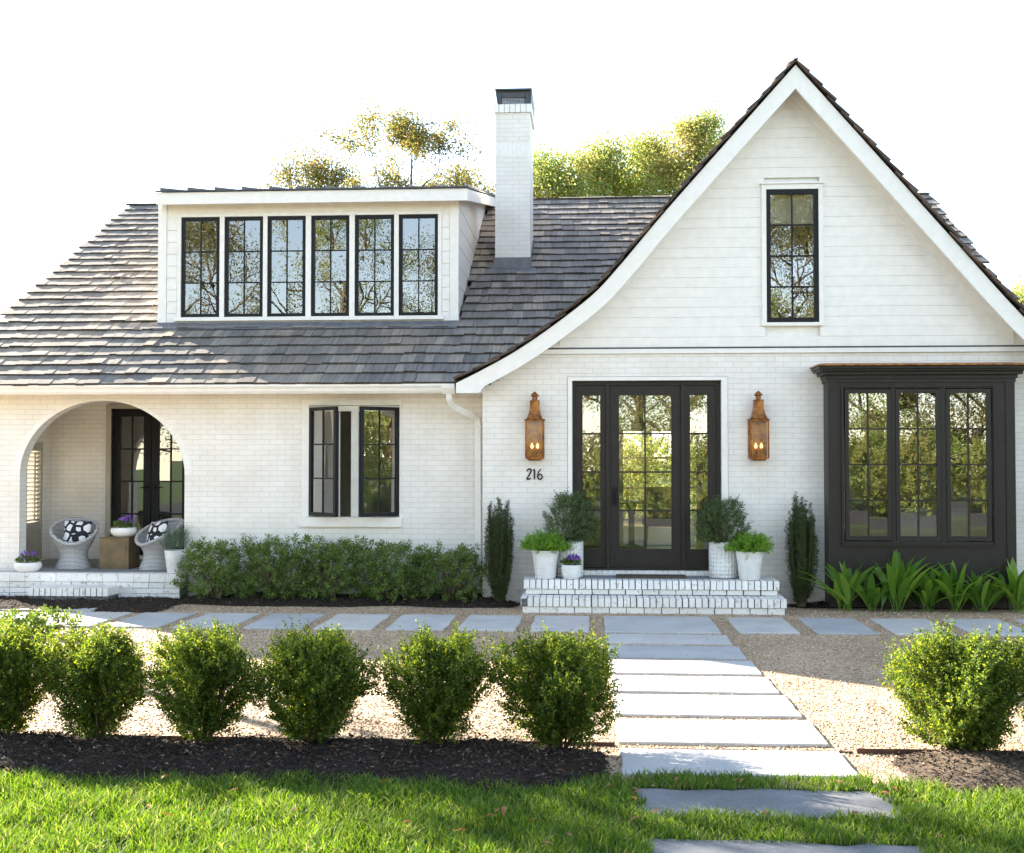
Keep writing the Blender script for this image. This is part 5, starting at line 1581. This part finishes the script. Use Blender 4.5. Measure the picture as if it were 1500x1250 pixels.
t = thing('desk', 'white panelled desk inside the bay window', 'desk', (4.35, 17.2, .376))
mb = MB(); mb.box(-.75, .75, -.3, .3, .70, .74); obj('desktop', mb.mesh('desktop'), 'white', t, bevel=.004)
mb = MB(); mb.box(-.70, .70, -.27, -.25, .08, .70)
for i in range(22): mb.box(-.69 + i * .0635, -.645 + i * .0635, -.278, -.2705, .1, .68)
mb.box(-.70, -.66, -.25, .27, 0, .70); mb.box(.66, .70, -.25, .27, 0, .70)
obj('panel', mb.mesh('panel'), 'white', t)
t = thing('armchair', 'dark armchair with a rounded back inside the bay window', 'chair', (3.55, 16.2, .376), R(200))
mb = MB(); mb.lathe([(.30, .12), (.34, .3), (.33, .42), (.05, .45)], 24, cap1=True); obj('seat', mb.mesh('seat', True), 'dark_wood', t)
mb = MB()
A_ = [(.33 * math.cos(a), .33 * math.sin(a), .4) for a in np.linspace(0, math.pi, 20)]; B_ = [(.30 * math.cos(a), .36 * math.sin(a), .45 + .55 * math.sin(a) ** .7) for a in np.linspace(0, math.pi, 20)]
mb.strip(A_, B_); mb.strip([(x * .86, y * .86, z) for x, y, z in B_], [(x * .86, y * .86, z) for x, y, z in A_]); mb.strip(B_, [(x * .86, y * .86, z) for x, y, z in B_])
obj('backrest', mb.mesh('backrest', True), 'dark_wood', t)
for sx in (-.2, .2):
    for sy in (-.2, .2):
        mb = MB(); mb.tube([(sx, sy, .14), (sx * 1.1, sy * 1.1, 0)], [.022, .015]); obj('leg', mb.mesh('leg'), 'dark_wood', t)

# ---- fallen leaves
g = np.random.default_rng(150)
def fallen_mesh(seed):
    q = np.random.default_rng(seed); n_ = 7; V = []; F = []
    L = .085; W = .026; curl = q.uniform(.002, .012)
    for j in range(n_ + 1):
        t_ = j / n_; w = W * math.sin(math.pi * (t_ * .94 + .03)) ** .8 * (1 + .15 * q.normal()); z = .008 + curl * math.sin(math.pi * t_ * 1.2) + .004 * t_
        V += [((t_ - .5) * L, -w * .5, z + w * .2), ((t_ - .5) * L, 0, z), ((t_ - .5) * L, w * .5, z + w * .2)]
    for j in range(n_): a = j * 3; F += [(a, a + 1, a + 4, a + 3), (a + 1, a + 2, a + 5, a + 4)]
    return mesh_np('fallen_leaf', V, F, True)
lm = [fallen_mesh(s_) for s_ in range(4)]
zones = [('dry leaf fallen in the lawn grass', 'fallen leaves in the lawn', -2.3, .15, 5.45, 6.55, 16, .048), ('dry leaf lying around the edge of a lawn slab', 'fallen leaves round the lawn slabs', .15, 1.75, 5.7, 6.75, 18, .02),
         ('dry leaf lying on the dark front mulch', 'fallen leaves on the front mulch', -2.8, .0, 6.75, 7.4, 8, .045), ('dry leaf lying on the sunlit gravel', 'fallen leaves on the gravel', -2.5, 3.2, 7.7, 10.8, 70, -.012)]
for lab, grp, x0, x1, y0, y1, k, z in zones:
    for i in range(k):
        px_, py_ = g.uniform(x0, x1), g.uniform(y0, y1)
        if 'gravel' in grp and -.05 < px_ < 1.6: continue
        if 'slabs' in grp: px_, py_ = [(g.uniform(.15, 1.7), 6.72 + g.normal() * .02), (g.uniform(.2, 1.6), 6.14 + g.normal() * .02), (.22 + g.normal() * .03, g.uniform(5.7, 6.8)), (1.56 + g.normal() * .05, g.uniform(5.8, 6.8))][i % 4]
        o = obj('fallen_leaf', lm[int(g.integers(0, 4))], 'dry_leaf', loc=(px_, py_, z), rot=(g.normal() * .16, g.normal() * .16, g.uniform(0, 6.28)))
        s_ = g.uniform(.5, 1.0); o.scale = (s_, s_, s_); tag(o, lab, 'leaf', grp)

# ================================================================== TREES
TGp = 'trees behind the house'
def top_at(px, py, Y): return at(px, py, Y)
def btree(lab, px, ptop, Y, crown, mat, seed, **kw):
    x, z = at(px, ptop, Y)
    return tree('garden_tree', lab, 'tree', x, Y, z, crown, mat, seed, group=TGp, **kw)
btree('tall thin tree with sparse leaves rising behind the dormer', 575, 166, 33, (2.2, 1), 'tree_gold', 201, n_leaf=14949, leaf=.087, trunk_r=.13, limbs=13, cluster=.24, crown_base=.55)
btree('round golden tree behind the left half of the dormer', 450, 222, 36, (1.9, 1), 'tree_gold', 202, n_leaf=20700, leaf=.087, limbs=16, cluster=.40, crown_base=.5)
btree('small golden tree just left of the chimney', 702, 240, 36, (1.0, 1), 'tree_gold', 203, n_leaf=11500, leaf=.087, limbs=13, cluster=.34, crown_base=.5)
btree('low grey green tree at the right end of the dormer', 622, 246, 37, (.9, 1), 'tree_gold', 204, n_leaf=2989, leaf=.087, limbs=7, cluster=.25, crown_base=.6)
btree('yellow green tree directly right of the chimney', 805, 202, 35, (1.5, 1), 'tree_green', 205, n_leaf=29899, leaf=.087, limbs=18, cluster=.5, crown_base=.4)
btree('broad yellow green tree in the middle of the group right of the chimney', 868, 194, 36, (1.7, 1), 'tree_green', 206, n_leaf=34500, leaf=.087, limbs=19, cluster=.40, crown_base=.4)
btree('yellow green tree next to the gable', 945, 192, 37, (1.7, 1), 'tree_green', 207, n_leaf=34500, leaf=.087, limbs=19, cluster=.40, crown_base=.4)
btree('tallest tree of the group, rising behind the gable slope', 1022, 155, 35, (1.5, 1), 'tree_green', 208, n_leaf=29899, leaf=.087, limbs=19, cluster=.34, crown_base=.4)
btree('small green tree at the right edge of the photo', 1497, 412, 34, (1.2, 1), 'tree_green', 209, n_leaf=6899, leaf=.087, limbs=9, cluster=.35, crown_base=.4)

for k, (x, lab) in enumerate(((.2, 'clipped garden shrub seen through the glass front door'), (1.9, 'rounded garden shrub seen through the right side of the entrance'))):
    t = thing('garden_shrub', lab, 'shrub', (x, 31 + k, -.05), 0, 'shrubs in the back garden')
    V, F, _ = shrub(190 + k, 1.5, 2.35, 1100, shoot=(.1, .2), k=10, L=.09, W=.05, low=.7, mid=.4)
    obj('foliage', mesh_np('foliage', V, F), 'tree_green', t); obj('stems', stems_mesh('stems', 190 + k, .8, 1.3, 10, .015), 'twig', t)
# across the street: what the window panes mirror
SGp = 'street trees mirrored in the windows'
for k, (x, y, H, rw, lab) in enumerate(((-17, -18, 12.5, 3.6, 'street tree mirrored in the leftmost dormer windows'), (-11, -19, 14, 3.4, 'tall street tree mirrored in the middle dormer windows'), (-6, -21, 12.5, 3.4, 'street tree mirrored in the right dormer windows'), (2.2, -16, 8.5, 3.2, 'street tree mirrored in the glass front door'),
        (8.2, -21, 13.5, 3.4, 'tall street tree mirrored in the gable window'), (10.8, -16, 8, 2.8, 'low street tree mirrored in the left bay sash'), (15, -16.5, 8.5, 3.0, 'low street tree mirrored in the right bay sash'))):
    tree('street_tree', lab, 'tree', x, y, H, (rw, 1), 'tree_green' if k % 2 else 'tree_gold', 220 + k, n_leaf=24000 if k < 3 else 50000, leaf=.10, trunk_r=.25, limbs=20, cluster=.55, crown_base=.10, group=SGp)

for k, (x, lab) in enumerate(((-10.5, 'street hedge shrub mirrored in the casement window'), (-1.5, 'street hedge shrub mirrored left of the front door'), (2.4, 'street hedge shrub mirrored in the front door'), (6.4, 'street hedge shrub mirrored right of the front door'), (10.4, 'street hedge shrub mirrored in the left bay sash'), (13.6, 'street hedge shrub mirrored in the right bay sash'))):
    t = thing('street_shrub', lab, 'shrub', (x, -13.4 + .3 * (k % 2), -.05), 0, 'hedge shrubs across the street')
    V, F, _ = shrub(240 + k, 1.9, 2.3, 1300, shoot=(.12, .3), k=11, L=.12, W=.07, low=.7, mid=.45, rough=.2)
    obj('foliage', mesh_np('foliage', V, F), 'tree_green', t); obj('stems', stems_mesh('stems', 240 + k, 1.5, 2, 12, .02), 'twig', t)
tree('yard_tree', 'tree beyond the left edge of the photo that shades the lawn', 'tree', -10.5, 15.0, 7.7, (1.5, 1), 'tree_green', 260, n_leaf=3200, leaf=.15, trunk_r=.16, limbs=14, cluster=.42, crown_base=.62)

for k, (x, y, lab) in enumerate(((11.5, 12.0, 'tall boundary shrub right of the house, mirrored in the open casement sash'), (13.5, 9.6, 'boundary shrub farther out at the right, mirrored in the open casement sash'))):
    t = thing('boundary_shrub', lab, 'shrub', (x, y, -.05), 0, 'boundary shrubs right of the house')
    V, F, _ = shrub(270 + k, 1.7, 3.6, 1500, shoot=(.12, .3), k=11, L=.10, W=.06, low=.7, mid=.45, rough=.2)
    obj('foliage', mesh_np('foliage', V, F), 'tree_green', t); obj('stems', stems_mesh('stems', 270 + k, 1.4, 3.2, 12, .02), 'twig', t)
